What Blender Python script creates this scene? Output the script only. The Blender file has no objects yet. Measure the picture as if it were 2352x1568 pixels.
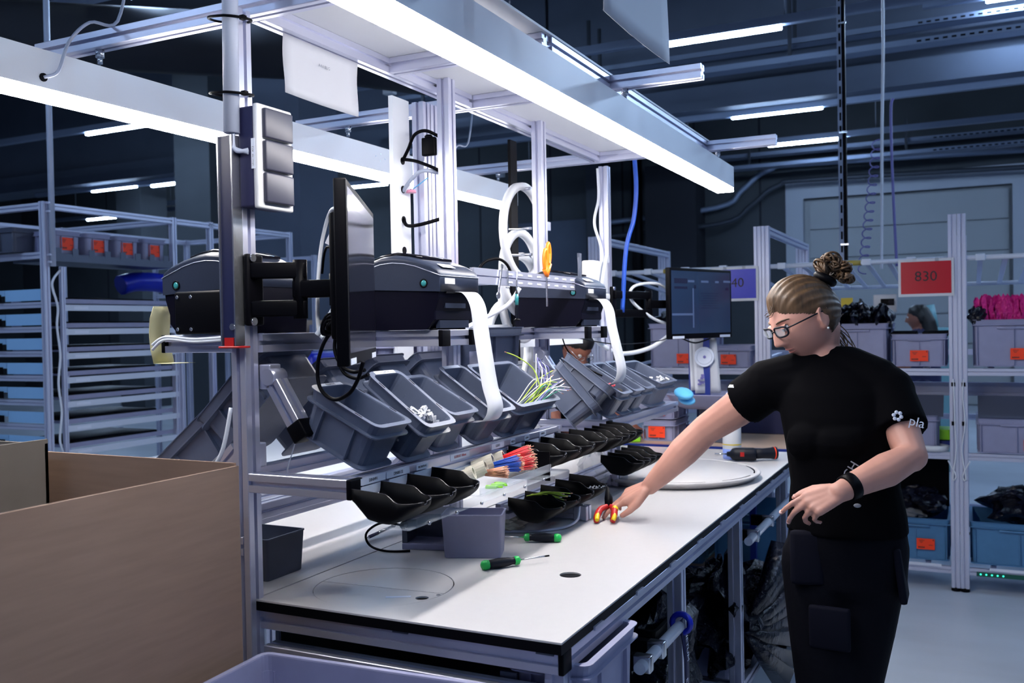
import bpy, bmesh, math, random
from mathutils import Vector, Matrix, Euler
rnd = random.Random(7)
R = math.radians
sc = bpy.context.scene
COL = sc.collection
V = Vector

# ---------------------------------------------------------------- camera
cam_d = bpy.data.cameras.new('camera')
cam_d.sensor_width = 36.0
cam_d.lens = 32.85
cam_d.clip_start = 0.05
cam_d.clip_end = 200
cam = bpy.data.objects.new('camera', cam_d)
COL.objects.link(cam)
yaw, pit, rol = .45542, .016105, -.018788
_f = V((-math.sin(yaw)*math.cos(pit), math.cos(yaw)*math.cos(pit), -math.sin(pit)))
_r = V((math.cos(yaw), math.sin(yaw), 0))
_u = _r.cross(_f)
_r, _u = _r*math.cos(rol)+_u*math.sin(rol), -_r*math.sin(rol)+_u*math.cos(rol)
mw = Matrix.Identity(4)
for i in range(3):
    mw[i][0], mw[i][1], mw[i][2] = _r[i], _u[i], -_f[i]
mw.translation = V((.747, -1.727, 1.542))
cam.matrix_world = mw
cam_d.dof.use_dof = True
cam_d.dof.focus_distance = 2.6
cam_d.dof.aperture_fstop = 5.0
sc.camera = cam

# ---------------------------------------------------------------- light and exposure
world = bpy.data.worlds.new('world')
sc.world = world
world.use_nodes = True
bg = world.node_tree.nodes['Background']
bg.inputs[0].default_value = (.20, .33, .85, 1)
bg.inputs[1].default_value = .09
sc.view_settings.view_transform = 'Standard'
sc.view_settings.look = 'None'
sc.view_settings.gamma = 1
sc.view_settings.exposure = 0
BENCH_LAMP = 58.0
HALL_LAMP = 125.0

# ---------------------------------------------------------------- materials
MATS = {}
def mat(name, col, rough=.5, metal=0.0, emit=None, noise=None, bump=None, spec=.5, alpha=1.0, trans=0.0, coat=0.0, wood=None):
    m = bpy.data.materials.new(name)
    m.use_nodes = True
    nt = m.node_tree
    b = nt.nodes['Principled BSDF']
    c4 = (*col, 1)
    b.inputs['Base Color'].default_value = c4
    b.inputs['Roughness'].default_value = rough
    b.inputs['Metallic'].default_value = metal
    b.inputs['Specular IOR Level'].default_value = spec
    b.inputs['Coat Weight'].default_value = coat
    if trans:
        b.inputs['Transmission Weight'].default_value = trans
    if alpha < 1:
        b.inputs['Alpha'].default_value = alpha
    if emit:
        b.inputs['Emission Color'].default_value = (*emit[0], 1)
        b.inputs['Emission Strength'].default_value = emit[1]
    if noise or bump:
        tc = nt.nodes.new('ShaderNodeTexCoord')
        mp = nt.nodes.new('ShaderNodeMapping')
        nt.links.new(tc.outputs['Object'], mp.inputs[0])
        nz = nt.nodes.new('ShaderNodeTexNoise')
        sx = (noise or bump)[0]
        mp.inputs['Scale'].default_value = sx if isinstance(sx, tuple) else (sx, sx, sx)
        nz.inputs['Scale'].default_value = 1.0
        nz.inputs['Detail'].default_value = 6
        nt.links.new(mp.outputs[0], nz.inputs['Vector'])
        if noise:
            cr = nt.nodes.new('ShaderNodeValToRGB')
            a = noise[1]
            cr.color_ramp.elements[0].position = .3
            cr.color_ramp.elements[1].position = .7
            cr.color_ramp.elements[0].color = (*[x*(1-a) for x in col], 1)
            cr.color_ramp.elements[1].color = (*[min(1, x*(1+a)) for x in col], 1)
            nt.links.new(nz.outputs['Fac'], cr.inputs[0])
            nt.links.new(cr.outputs[0], b.inputs['Base Color'])
        if bump:
            bp = nt.nodes.new('ShaderNodeBump')
            bp.inputs['Strength'].default_value = bump[1]
            bp.inputs['Distance'].default_value = bump[2] if len(bump) > 2 else .002
            nt.links.new(nz.outputs['Fac'], bp.inputs['Height'])
            nt.links.new(bp.outputs[0], b.inputs['Normal'])
    MATS[name] = m
    return m

mat('alu', (.62, .64, .78), .32, .7, noise=((3, 3, 3), .06))
mat('alu_far', (.60, .63, .78), .4, .4)
mat('alu_dark', (.10, .115, .16), .45, .5)
mat('steel', (.62, .65, .7), .25, .95)
mat('white_metal', (.84, .88, .95), .38, .0)
mat('white_plastic', (.66, .68, .72), .4)
mat('cable_white', (.72, .76, .84), .45)
mat('cable_grey', (.42, .47, .60), .45)
mat('lamp_white', (.9, .92, 1), .5, emit=((1, .955, .93), BENCH_LAMP))
mat('hall_lamp', (.9, .95, 1), .5, emit=((.50, .70, 1), HALL_LAMP))
mat('laminate', (.56, .55, .56), .33, noise=(40, .012), spec=.4)
mat('black_edge', (.003, .003, .005), .45, spec=.08)
mat('black', (.002, .002, .0035), .45, spec=.08)
mat('black_gloss', (.004, .004, .008), .12)
mat('scoop_black', (.0012, .0012, .0022), .55, spec=.12)
mat('scoop_rim_glint', (.02, .02, .028), .22, spec=.7)  # lighter, glossier copy of the black; paints the lamp glint on scoop edges
mat('printer_grey', (.020, .027, .050), .36, spec=.25, noise=(300, .08))
mat('printer_dark', (.0022, .0022, .008), .45, spec=.07)
mat('bin_grey', (.105, .128, .195), .38, noise=(25, .05))
mat('bin_dark', (.07, .08, .12), .45)
mat('bin_light', (.29, .30, .45), .42, noise=(15, .05))
mat('bin_blue', (.07, .20, .38), .42, noise=(15, .06))
mat('cardboard', (.30, .195, .14), .8, noise=((6, 6, 60), .09), bump=((4, 4, 220), .12, .001))
mat('cardboard_dark', (.17, .15, .13), .8, noise=(8, .1))
mat('orange', (1.0, .055, .006), .6)
mat('ink', (.02, .015, .02), .6)
mat('paper', (.58, .60, .66), .6)
mat('label', (.72, .77, .90), .5)
mat('paper_yellow', (.62, .60, .36), .6)
mat('teal_light', (.03, .20, .22), .2, emit=((.05, .5, .55), .06))
mat('red_plastic', (.45, .01, .01), .4)
mat('pink', (.9, .35, .5), .35)
mat('orange_plastic', (.95, .22, .01), .35)
mat('green_plastic', (.01, .42, .08), .35)
mat('lime', (.30, .75, .02), .4)
mat('handle_dark', (.006, .008, .016), .45, spec=.2)
mat('yellow', (.75, .55, .01), .4)
mat('wire_yg', (.45, .62, .05), .4)
mat('wire_green', (.01, .30, .16), .4)
mat('wire_violet', (.16, .15, .40), .4)
mat('wire_white', (.8, .8, .85), .4)
mat('wire_red', (.75, .02, .03), .4)
mat('wire_blue', (.02, .09, .5), .4)
mat('copper', (.62, .30, .20), .3, .7)
mat('tube_beige', (.55, .52, .44), .6)
mat('clear', (.85, .92, 1), .08, alpha=.22)
mat('floor', (.47, .52, .60), .33, noise=((.9, 1.7, 1), .13), bump=((14, 14, 14), .03, .002))
mat('concrete', (.042, .050, .060), .8, noise=((.6, .6, .9), .22))
mat('concrete_light', (.085, .105, .15), .8, noise=((.8, .5, .8), .16))
mat('ceiling_dark', (.010, .012, .020), .85, noise=((.4, .8, .4), .3))
mat('door_panel', (.30, .32, .34), .55)
mat('door_frame', (.34, .37, .43), .5)
mat('duct', (.04, .048, .065), .5, .4)
mat('pipe_light', (.22, .27, .38), .4, .4)
mat('sign_red', (.52, .004, .02), .3)
mat('sign_blue', (.01, .025, .50), .3)
mat('tube_roller', (.62, .68, .80), .4)
mat('sleeve_yellow', (.42, .32, .06), .5)
mat('black_bag', (.003, .0035, .010), .18, bump=(22, .9, .02), spec=.4)
mat('pink_bag', (.75, .02, .25), .3, bump=(40, .8, .02))
mat('skin', (.56, .285, .225), .5, noise=(9, .08))
mat('skin_dark', (.30, .11, .07), .55)
mat('lips', (.42, .15, .13), .5)
mat('shirt', (.0012, .0012, .0022), .9, spec=.06)
mat('trousers', (.0018, .002, .005), .8, spec=.1, bump=(55, .3, .004))
mat('trousers_panel', (.0032, .0036, .010), .8, spec=.12)
mat('hair', (.085, .047, .022), .5, noise=((70, 70, 8), .55))
mat('hair_dark', (.006, .005, .006), .45)
mat('navy', (.008, .012, .06), .4)
mat('blue_glove', (.12, .50, .85), .5)
mat('blue_plastic', (.012, .03, .22), .4)
mat('wood', (.50, .36, .27), .6, noise=((3, 40, 3), .12))
mat('led_green', (.02, .5, .35), .3, emit=((.05, .95, .6), 1.6))
mat('green_dim', (.01, .10, .07), .4)
mat('fabric_navy', (.012, .014, .07), .6)
mat('grey_mark', (.25, .27, .33), .6)

mat('screen_on', (.01, .02, .05), .15, emit=((.03, .06, .13), .30))
mat('scr_a', (.02, .04, .1), .15, emit=((.12, .18, .34), .45))
mat('scr_b', (.01, .01, .02), .15, emit=((.01, .018, .07), .4))
mat('panel_blue', (.30, .55, .85), .45)
mat('blue_liquid', (.22, .32, .75), .3)
mat('nail', (.75, .45, .40), .3)
mat('eye_white', (.6, .58, .58), .2)
mat('teal_pale', (.22, .45, .50), .4)
mat('lid_grey', (.028, .030, .055), .4)

# ---------------------------------------------------------------- mesh helpers
def frame(d):
    d = V(d).normalized()
    a = V((0, 0, 1)) if abs(d.z) < .9 else V((1, 0, 0))
    x = a.cross(d).normalized()
    return x, d.cross(x), d

class MB:
    def __init__(s):
        s.v, s.f, s.m, s.sm = [], [], [], []
    def add(s, vs, fs, mi=0, smooth=False, T=None):
        o = len(s.v)
        s.v += [tuple(T @ V(p)) if T else tuple(p) for p in vs]
        for q in fs:
            s.f.append([i+o for i in q]); s.m.append(mi); s.sm.append(smooth)
        return s
    def box(s, c, d, rot=None, mi=0, bev=0):
        x, y, z = d[0]/2, d[1]/2, d[2]/2
        T = Matrix.Translation(V(c))
        if rot is not None:
            T = T @ (rot if isinstance(rot, Matrix) else Euler(rot).to_matrix().to_4x4())
        if not bev:
            vs = [(a*x, b*y, e*z) for a in (-1, 1) for b in (-1, 1) for e in (-1, 1)]
            fs = [(0, 1, 3, 2), (4, 6, 7, 5), (0, 4, 5, 1), (2, 3, 7, 6), (0, 2, 6, 4), (1, 5, 7, 3)]
            return s.add(vs, fs, mi, False, T)
        bm = bmesh.new()
        bmesh.ops.create_cube(bm, size=1)
        for w in bm.verts:
            w.co = (w.co.x*d[0], w.co.y*d[1], w.co.z*d[2])
        bmesh.ops.bevel(bm, geom=bm.edges[:], offset=bev, segments=2, affect='EDGES', profile=.6)
        bm.verts.index_update()
        s.add([w.co[:] for w in bm.verts], [[w.index for w in q.verts] for q in bm.faces], mi, True, T)
        bm.free()
        return s
    def bx(s, lo, hi, mi=0, bev=0):
        return s.box([(a+b)/2 for a, b in zip(lo, hi)], [abs(b-a) for a, b in zip(lo, hi)], None, mi, bev)
    def loft(s, rings, mi=0, smooth=True, caps=(True, True), closed=True, T=None):
        n = len(rings[0]); vs = [p for r in rings for p in r]; fs = []
        for i in range(len(rings)-1):
            for j in range(n if closed else n-1):
                k = (j+1) % n
                fs.append((i*n+j, i*n+k, (i+1)*n+k, (i+1)*n+j))
        s.add(vs, fs, mi, smooth, T)
        o = len(s.v)-len(vs)
        if caps[0]: s.f.append([o+j for j in range(n)][::-1]); s.m.append(mi); s.sm.append(False)
        if caps[1]: s.f.append([o+(len(rings)-1)*n+j for j in range(n)]); s.m.append(mi); s.sm.append(False)
        return s
    def prism(s, poly, z0, z1, mi=0, T=None, smooth=False):
        return s.loft([[(x, y, z0) for x, y in poly], [(x, y, z1) for x, y in poly]], mi, smooth, T=T)
    def tube(s, path, r, n=8, mi=0, caps=True, closed=False):
        path = [V(p) for p in path]
        rs = r if isinstance(r, (list, tuple)) else [r]*len(path)
        rings = []; prev = None
        N = len(path)
        for i, p in enumerate(path):
            if closed: t = path[(i+1) % N]-path[i-1]
            else: t = path[min(i+1, N-1)]-path[max(i-1, 0)]
            if t.length < 1e-9: t = V((0, 0, 1))
            t.normalize()
            if prev is None:
                x, y, _ = frame(t)
            else:
                x = prev-t*prev.dot(t)
                if x.length < 1e-6: x = frame(t)[0]
                x.normalize(); y = t.cross(x)
            prev = x
            rings.append([p+x*(rs[i]*math.cos(2*math.pi*k/n))+y*(rs[i]*math.sin(2*math.pi*k/n)) for k in range(n)])
        if closed: rings.append(rings[0])
        return s.loft(rings, mi, True, (caps and not closed,)*2)
    def cyl(s, p0, p1, r, n=12, mi=0, r1=None):
        x, y, d = frame(V(p1)-V(p0))
        r1 = r if r1 is None else r1
        f = lambda p, q: [V(p)+x*(q*math.cos(2*math.pi*k/n))+y*(q*math.sin(2*math.pi*k/n)) for k in range(n)]
        return s.loft([f(p0, r), f(p1, r1)], mi, True)
    def lathe(s, prof, n=20, mi=0, T=None, caps=(True, True)):
        return s.loft([[(r*math.cos(2*math.pi*k/n), r*math.sin(2*math.pi*k/n), z) for k in range(n)] for r, z in prof], mi, True, caps, T=T)
    def ball(s, c, r, n=12, mi=0, T=None):
        r = r if isinstance(r, (tuple, list)) else (r, r, r)
        M_ = Matrix.Translation(V(c)) @ Matrix.Diagonal((r[0], r[1], r[2], 1))
        if T: M_ = T @ M_
        k = max(4, n//2)
        return s.lathe([(max(.02, math.sin(math.pi*i/k)), -math.cos(math.pi*i/k)) for i in range(k+1)], n, mi, M_)
    def mesh(s, name, mats):
        me = bpy.data.meshes.new(name)
        me.from_pydata(s.v, [], s.f)
        for m in mats: me.materials.append(MATS[m] if isinstance(m, str) else m)
        me.polygons.foreach_set('material_index', s.m)
        me.polygons.foreach_set('use_smooth', s.sm)
        me.update()
        bm = bmesh.new(); bm.from_mesh(me)
        bmesh.ops.recalc_face_normals(bm, faces=bm.faces[:])
        bm.to_mesh(me); bm.free()
        return me
    def obj(s, name, mats, parent=None, local=False, loc=None, rot=None):
        if isinstance(mats, str): mats = [mats]
        return link(name, s.mesh(name, mats), parent, local, loc, rot)

WM = {}
def wm(o): return WM[o.name]
def link(name, data, parent=None, local=False, loc=None, rot=None):
    o = bpy.data.objects.new(name, data)
    COL.objects.link(o)
    T = Matrix.Translation(V(loc or (0, 0, 0)))
    if rot is not None: T = T @ (rot if isinstance(rot, Matrix) else Euler(rot).to_matrix().to_4x4())
    o.matrix_basis = T
    WM[o.name] = T
    if parent is not None:
        o.parent = parent
        if local: WM[o.name] = wm(parent) @ T
        else: o.matrix_parent_inverse = wm(parent).inverted()
    return o
def tag(o, label=None, cat=None, group=None, kind=None):
    if label: o['label'] = label
    if cat: o['category'] = cat
    if group: o['group'] = group
    if kind: o['kind'] = kind
    return o
def thing(name, label, cat, loc=(0, 0, 0), rot=None, group=None):
    return tag(link(name, None, None, False, loc, rot), label, cat, group)
def struct(o): o['kind'] = 'structure'; return o
def copy_tree(o, T, label=None, group=None, parent=None):
    c = o.copy(); COL.objects.link(c)
    if parent is None:
        c.matrix_basis = T
        WM[c.name] = T
    else:
        c.parent = parent; WM[c.name] = wm(parent) @ o.matrix_parent_inverse @ o.matrix_basis
    if label: c['label'] = label
    if group: c['group'] = group
    for k in [q for q in o.children if q.name in WM]: copy_tree(k, None, None, None, c)
    return c
def smooth_path(pts, n=6):
    pts = [V(p) for p in pts]; out = []
    for i in range(len(pts)-1):
        p0, p1, p2, p3 = pts[max(i-1, 0)], pts[i], pts[i+1], pts[min(i+2, len(pts)-1)]
        for k in range(n):
            t = k/n
            out.append(.5*((2*p1)+(p2-p0)*t+(2*p0-5*p1+4*p2-p3)*t*t+(3*p1-p0-3*p2+p3)*t**3))
    return out+[pts[-1]]
def rr(L, W, r, z, k=3):
    r = min(r, L/2-1e-4, W/2-1e-4); out = []
    for cx, cy, a0 in ((L/2-r, W/2-r, 0), (-L/2+r, W/2-r, 90), (-L/2+r, -W/2+r, 180), (L/2-r, -W/2+r, 270)):
        for i in range(k+1):
            a = R(a0+90*i/k); out.append((cx+r*math.cos(a), cy+r*math.sin(a), z))
    return out
def text(name, body, size, m, parent, T, depth=.0003, local=False, squeeze=1.0):
    cu = bpy.data.curves.new(name, 'FONT'); cu.body = body; cu.size = size
    cu.align_x = 'CENTER'; cu.align_y = 'CENTER'; cu.extrude = depth; cu.resolution_u = 3
    t = bpy.data.objects.new('tmp', cu)
    me = bpy.data.meshes.new_from_object(t)
    bpy.data.objects.remove(t); bpy.data.curves.remove(cu)
    me.transform(Matrix.Diagonal((squeeze, 1, 1, 1)))
    me.materials.clear(); me.materials.append(MATS[m])
    return link(name, me, parent, local, T.to_translation(), T.to_3x3().to_4x4())
def facing(p, normal, up=(0, 0, 1)):
    z = V(normal).normalized(); x = V(up).cross(z).normalized(); y = z.cross(x)
    T = Matrix.Identity(4)
    for i in range(3): T[i][0], T[i][1], T[i][2] = x[i], y[i], z[i]
    T.translation = V(p)
    return T

def prof_poly(a, b, sl=.0052, dp=.011, ch=.0015):
    def side(L, n):
        c = [0] if n == 1 else [-L/4, L/4]
        pts = []
        for q in c: pts += [(q-sl, 0), (q-sl, dp), (q+sl, dp), (q+sl, 0)]
        return pts
    na, nb = (2 if a > .06 else 1), (2 if b > .06 else 1)
    P = []
    for L, H, n, ang in ((a, b, na, 0), (b, a, nb, 90), (a, b, na, 180), (b, a, nb, 270)):
        c, s_ = math.cos(R(ang)), math.sin(R(ang))
        loc = [(-L/2+ch, 0)]+side(L, n)+[(L/2-ch, 0)]
        for x, y in loc:
            y = y-H/2
            P.append((x*c-y*s_, x*s_+y*c))
    return P
def profile(name, p0, p1, parent, a=.045, b=.045, m='alu', up=None, sl=None):
    """slotted aluminium extrusion from p0 to p1; a is the width across, b the height"""
    p0, p1 = V(p0), V(p1); d = p1-p0; L = d.length; d.normalize()
    if up is None: up = V((0, 0, 1)) if abs(d.z) < .9 else V((0, 1, 0))
    x = V(up).cross(d).normalized(); y = d.cross(x)
    k = .045 if min(a, b) > .042 else min(a, b)
    poly = prof_poly(a, b, .0052*k/.045, .011*k/.045)
    T = Matrix.Identity(4)
    for i in range(3): T[i][0], T[i][1], T[i][2] = x[i], y[i], d[i]
    T.translation = p0
    mb = MB().prism(poly, 0, L)
    return link(name, mb.mesh(name, [m]), parent, False, p0, T.to_3x3().to_4x4())
# ================================================================ the hall
X0, X1, YW = -24.0, 9.0, 16.5
struct(MB().bx((X0, -6, -.1), (X1, YW+.3, 0)).obj('floor', 'floor'))
struct(MB().bx((X0, -6, 7.0), (X1, YW+.3, 7.2)).obj('ceiling', 'ceiling_dark'))
DX0, DX1, DZ = -2.03, 1.43, 3.83
w = struct(MB().bx((X0, YW, 0), (DX0, YW+.3, 7)).bx((DX1, YW, 0), (X1, YW+.3, 7)).bx((DX0, YW, DZ), (DX1, YW+.3, 7)).obj('wall_back', 'concrete'))
for x in (-20.5, -17, -13.5, -10.7, -8.9, -7.2, -5.6, -4.1, -2.83, 4.2, 6.6):
    MB().bx((x-.02, YW-.004, 0), (x+.02, YW+.01, 6.9)).obj('joint', 'ceiling_dark', w)
MB().bx((-8.4, YW-.012, 0), (-6.4, YW+.01, 3.75)).obj('wall_panel', 'concrete_light', w)
MB().bx((-6.2, YW-.5, 0), (-5.9, YW+.01, 5.2)).obj('pilaster', 'duct', w)
MB().bx((-4.9, YW-.7, 0), (-3.9, YW+.01, 4.6)).obj('pilaster', 'ceiling_dark', w)
struct(MB().bx((X0-.3, -6, 0), (X0, YW+.3, 7)).obj('wall_left', 'concrete'))
# big sectional door with its frame
t = struct(MB().bx((DX0-.32, YW-.05, 0), (DX0, YW+.25, DZ+.33)).bx((DX1, YW-.05, 0), (DX1+.32, YW+.25, DZ+.33)).bx((DX0, YW-.05, DZ), (DX1, YW+.25, DZ+.33)).obj('trim_1', 'door_frame'))
d = struct(MB().bx((DX0, YW+.14, 0), (DX1, YW+.2, DZ)).obj('door_1', 'door_panel'))
n = 7
for i in range(n):
    MB().bx((DX0+.10, YW+.09, .02+i*(DZ-.05)/n), (DX1-.05, YW+.14, (i+1)*(DZ-.05)/n-.0015)).obj('panel', 'door_panel', d)
# concrete girder with flange, ceiling ribs along the hall
g = struct(MB().bx((X0, 10.82, 4.66), (X1, 11.18, 7)).obj('trim_2', 'concrete_light'))
MB().bx((X0, 10.62, 4.38), (X1, 11.32, 4.68)).obj('flange', 'concrete_light', g)
g = struct(MB().bx((X0, 5.1, 5.6), (X1, 5.5, 7)).obj('trim_3', 'concrete'))
MB().bx((X0, 4.95, 5.3), (X1, 5.65, 5.62)).obj('flange', 'concrete', g)
rb = struct(MB().bx((X0, 14.2, 6.1), (X1, 14.6, 7)).obj('trim_4', 'ceiling_dark'))
for i in range(20):
    x = X0+.8+i*1.62
    MB().bx((x, 0, 6.45), (x+.22, YW, 7)).obj('rib', 'concrete', rb)
# columns
for k, (a, b, c, e) in enumerate(((-6.32, 6.3, -5.68, 6.98), (-10.0, 8.75, -9.3, 9.45), (-15.2, 12.2, -14.5, 12.9))):
    struct(MB().bx((a, b, 0), (c, e, 7)).obj('trim_%d' % (5+k), 'concrete_light' if k == 0 else 'concrete'))
# ventilation ducts hanging over the left of the hall
def duct(label, path, r, m='duct'):
    return tag(MB().tube(path, r, 14).obj('ventilation_duct', m), label, 'duct')
duct('dark round ventilation duct crossing under the ceiling at upper left', [(-16, 5.2, 5.35), (-5.6, 5.2, 5.0), (-4.6, 6.2, 5.0)], .3, 'ceiling_dark')
duct('dark branch of the ventilation duct over the rear bench lamp', [(-6.8, 2.9, 4.0), (-4.2, 4.6, 3.9), (-3.2, 6.2, 3.9)], .26, 'ceiling_dark')
duct('thin horizontal pipe along the back wall above the door', smooth_path([(-6, 16.2, 3.6), (-3.6, 16.2, 3.75), (-3.1, 16.2, 4.05), (-2.6, 16.2, 4.38), (-1.5, 16.2, 4.43), (6, 16.2, 4.2)], 5), .05, 'pipe_light')
duct('second pipe along the back wall running below the first', smooth_path([(-6, 16.0, 3.3), (-3.5, 16.0, 3.42), (-2.9, 16.0, 3.72), (-2.4, 16.0, 4.05), (-1.4, 16.0, 4.1), (6, 16.0, 3.9)], 5), .045, 'duct')
duct('dark vertical drain pipe on the back wall left of the door', [(-5.1, 15.9, 0), (-5.1, 15.9, 6)], .11, 'black')
# perforated cable trays under the girder
def tray(label, y, z, x0, x1):
    t = thing('cable_tray', label, 'cable tray', (x0, y, z))
    MB().bx((x0, y, z), (x1, y+.24, z+.006)).bx((x0, y, z), (x1, y+.006, z+.07)).bx((x0, y+.234, z), (x1, y+.24, z+.07)).obj('channel', 'pipe_light', t)
    for i in range(int((x1-x0)/.09)):
        x = x0+.04+i*.09
        if x > .2: MB().bx((x, y-.002, z+.022), (x+.05, y+.002, z+.044)).obj('slot', 'black', t)
    x = x0+.6
    while x < x1:
        MB().bx((x, y+.1, z), (x+.04, y+.14, 5.6 if y < 11 else 4.9)).obj('hanger', 'duct', t); x += 2.6
    return t
tray('upper perforated cable tray in front of the concrete girder', 10.3, 4.98, -7, 2.4)
tray('lower perforated cable tray in front of the concrete girder', 9.9, 4.66, -7, 2.4)
tray('upper perforated cable tray running above the big door', 15.4, 4.52, -3.4, 3.0)
tray('lower perforated cable tray running above the big door', 15.2, 4.28, -3.4, 3.0)
for i, (y, z, lb) in enumerate(((12.6, 4.9, 'nearer'), (12.9, 5.15, 'farther'))):
    duct('%s dark conduit under the ceiling behind the concrete girder' % lb, [(-6, y, z), (6, y, z)], .05, 'duct')

# hall luminaires: trunking rails along the hall with single lit tubes; out-of-view ones added for fill
def hall_rail(y, x0, x1, lit, lb, z=4.36, hh=.042):
    t = thing('trunking_rail', lb, 'ceiling light', (x0, y, z))
    MB().bx((x0, y-.035, z), (x1, y+.035, z+.085)).obj('rail', 'pipe_light', t)
    for a in lit:
        MB().bx((a, y-.028, z-hh), (a+1.17, y+.028, z-.001), bev=.011).obj('lit_tube', 'hall_lamp', t)
    x = x0+1.0
    while x < x1:
        MB().cyl((x, y, z+.08), (x, y, 6.95), .006, 6).obj('suspension_wire', 'steel', t); x += 2.9
    MB().box((x0+.38*(x1-x0), y, z-.05), (.13, .09, .1)).obj('junction_box', 'white_plastic', t)
hall_rail(7.45, -13.4, 8, (-10.3, -2.0, 1.9, 5.2), 'hall light rail nearest the bench with one lit tube beyond the hanging paper')
hall_rail(10.95, -16, 8, (-14.4, -2.1, 3.4), 'hall light rail tight under the concrete girder with a thin lit tube', 4.30, .026)
hall_rail(13.5, -16, 8, (-10.5, -2.1, 3.4), 'hall light rail above the big door with a lit tube')
hall_rail(11.3, -13.6, -9.2, (-13.2,), 'hall light rail at left beside the concrete column')
hall_rail(14.3, -20.0, -12, (-18.6, -13.4), 'farthest hall light rail at left seen over the shelf rack')
hall_rail(3.9, -13, 8, (-10.3, -5.5, 2.2, 5.2), 'unseen fill light rail added over the aisle behind the bench')  # out of view; continues the grid as added overhead fill
hall_rail(.2, -13, 8, (-10.3, -5.5, 2.6), 'unseen fill light rail added over the near end of the benches')  # also out of view, added fill above the near bench
hall_rail(-3.5, -13, 8, (-10.3, -5.5, -1.9, 2.6), 'unseen fill light rail added behind the photographer')  # out of view; added to light the faces turned towards the camera
hall_rail(10.08, .3, 8, (.95, 2.3, 4.4), 'short light rail above the upper cable tray at the right edge', 5.10)
# round downlights
for i, (p, lb) in enumerate((((-6.3, 9.0, 4.95), 'left'), ((-5.9, 9.2, 5.05), 'right'), ((-4.2, 9.6, 4.7), 'single'))):
    lb = {'left': 'left of two small bright ceiling spots behind the hanging sheet', 'right': 'right of two small bright ceiling spots behind the hanging sheet', 'single': 'small bright ceiling spot seen between the two slotted posts'}[lb]
    t = thing('ceiling_spot', lb, 'ceiling light', p)
    MB().lathe([(.09, 0), (.09, .05)], 14).obj('lit_disc', 'hall_lamp', t, True)
    MB().lathe([(.11, .05), (.11, .12), (.02, .14), (.02, 7-p[2])], 14).obj('holder', 'duct', t, True)
# ================================================================ double workbench with its gantry
HT = .90
XS = -.80                                     # seam between the two worktops
bench = thing('workbench', 'double assembly workbench of slotted aluminium profiles with white worktops', 'workbench', (XS, 1.5, 0))
def P_(name, p, q, **k): return profile(name, p, q, bench, **k)
def cap(c, d, parent): return MB().box(c, d, bev=.003).obj('end_cap', 'black', parent)
# worktop: white laminate on black core, round cut-out insert, holes as real recesses
def disc_cut(cx, cy, r, n=40): return [(cx+r*math.cos(2*math.pi*i/n), cy+r*math.sin(2*math.pi*i/n)) for i in range(n)]
def plate(outer, holes, z0, z1, name, m, parent):
    bm = bmesh.new()
    es = []
    for loop in [outer]+holes:
        vs = [bm.verts.new((x, y, z1)) for x, y in loop]
        es += [bm.edges.new((vs[i], vs[(i+1) % len(vs)])) for i in range(len(vs))]
    bmesh.ops.triangle_fill(bm, use_beauty=True, use_dissolve=False, edges=es)
    # triangle_fill fills holes of the even-odd kind; drop faces whose centre lies in a hole
    def inside(p, loop):
        c = False
        for i in range(len(loop)):
            (x1, y1), (x2, y2) = loop[i], loop[i-1]
            if (y1 > p[1]) != (y2 > p[1]) and p[0] < (x2-x1)*(p[1]-y1)/(y2-y1)+x1: c = not c
        return c
    kill = [f for f in bm.faces if any(inside(f.calc_center_median(), h) for h in holes)]
    bmesh.ops.delete(bm, geom=kill, context='FACES_ONLY')
    ext = bmesh.ops.extrude_face_region(bm, geom=bm.faces[:])
    for v in ext['geom']:
        if isinstance(v, bmesh.types.BMVert): v.co.z = z0
    bmesh.ops.recalc_face_normals(bm, faces=bm.faces[:])
    me = bpy.data.meshes.new(name); bm.to_mesh(me); bm.free()
    me.materials.append(MATS[m])
    return link(name, me, parent)
CX, CY, CR = -.572, .215, .172
hole1, hole2, hole3 = disc_cut(-.43, .163, .016, 20), disc_cut(-.407, .2, .006, 12), disc_cut(-.182, .486, .028, 28)
rect = lambda a, b, c, e: [(a, b), (c, b), (c, e), (a, e)]
top = plate(rect(-.797, 0, 0, 2.98), [disc_cut(CX, CY, CR+.0030, 64), hole3], HT-.004, HT, 'worktop', 'laminate', bench)
# the round insert is two plates split by a straight joint
ang = R(-34)
ins = []
def seg(lo, hi, n=36): return [(CX+CR*math.cos(lo+(hi-lo)*i/n), CY+CR*math.sin(lo+(hi-lo)*i/n)) for i in range(n+1)]
a1, a2 = math.atan2(.2, -.9)+.35, math.atan2(.02, 1)-.02
plate(seg(a2, a1), [], HT-.004, HT, 'round_insert', 'laminate', bench)
plate([(x+.0005, y-.0032) for x, y in seg(a1, a2+2*math.pi)], [hole1, hole2], HT-.004, HT, 'round_insert', 'laminate', bench)
MB().bx((-.797, .0, HT-.026), (-.001, 2.98, HT-.0045)).obj('worktop_core', 'black_edge', bench)
MB().bx((-.80-.76, .0, HT-.026), (-.803, 2.98, HT-.0045)).obj('worktop_core', 'black_edge', bench)
plate(rect(-1.56, 0, -.803, 2.98), [], HT-.004, HT, 'worktop', 'laminate', bench)
MB().box((-.487, .148, HT+.0004), (.06, .012, .0006), (0, 0, R(28))).obj('sticker', 'label', bench)
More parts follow.
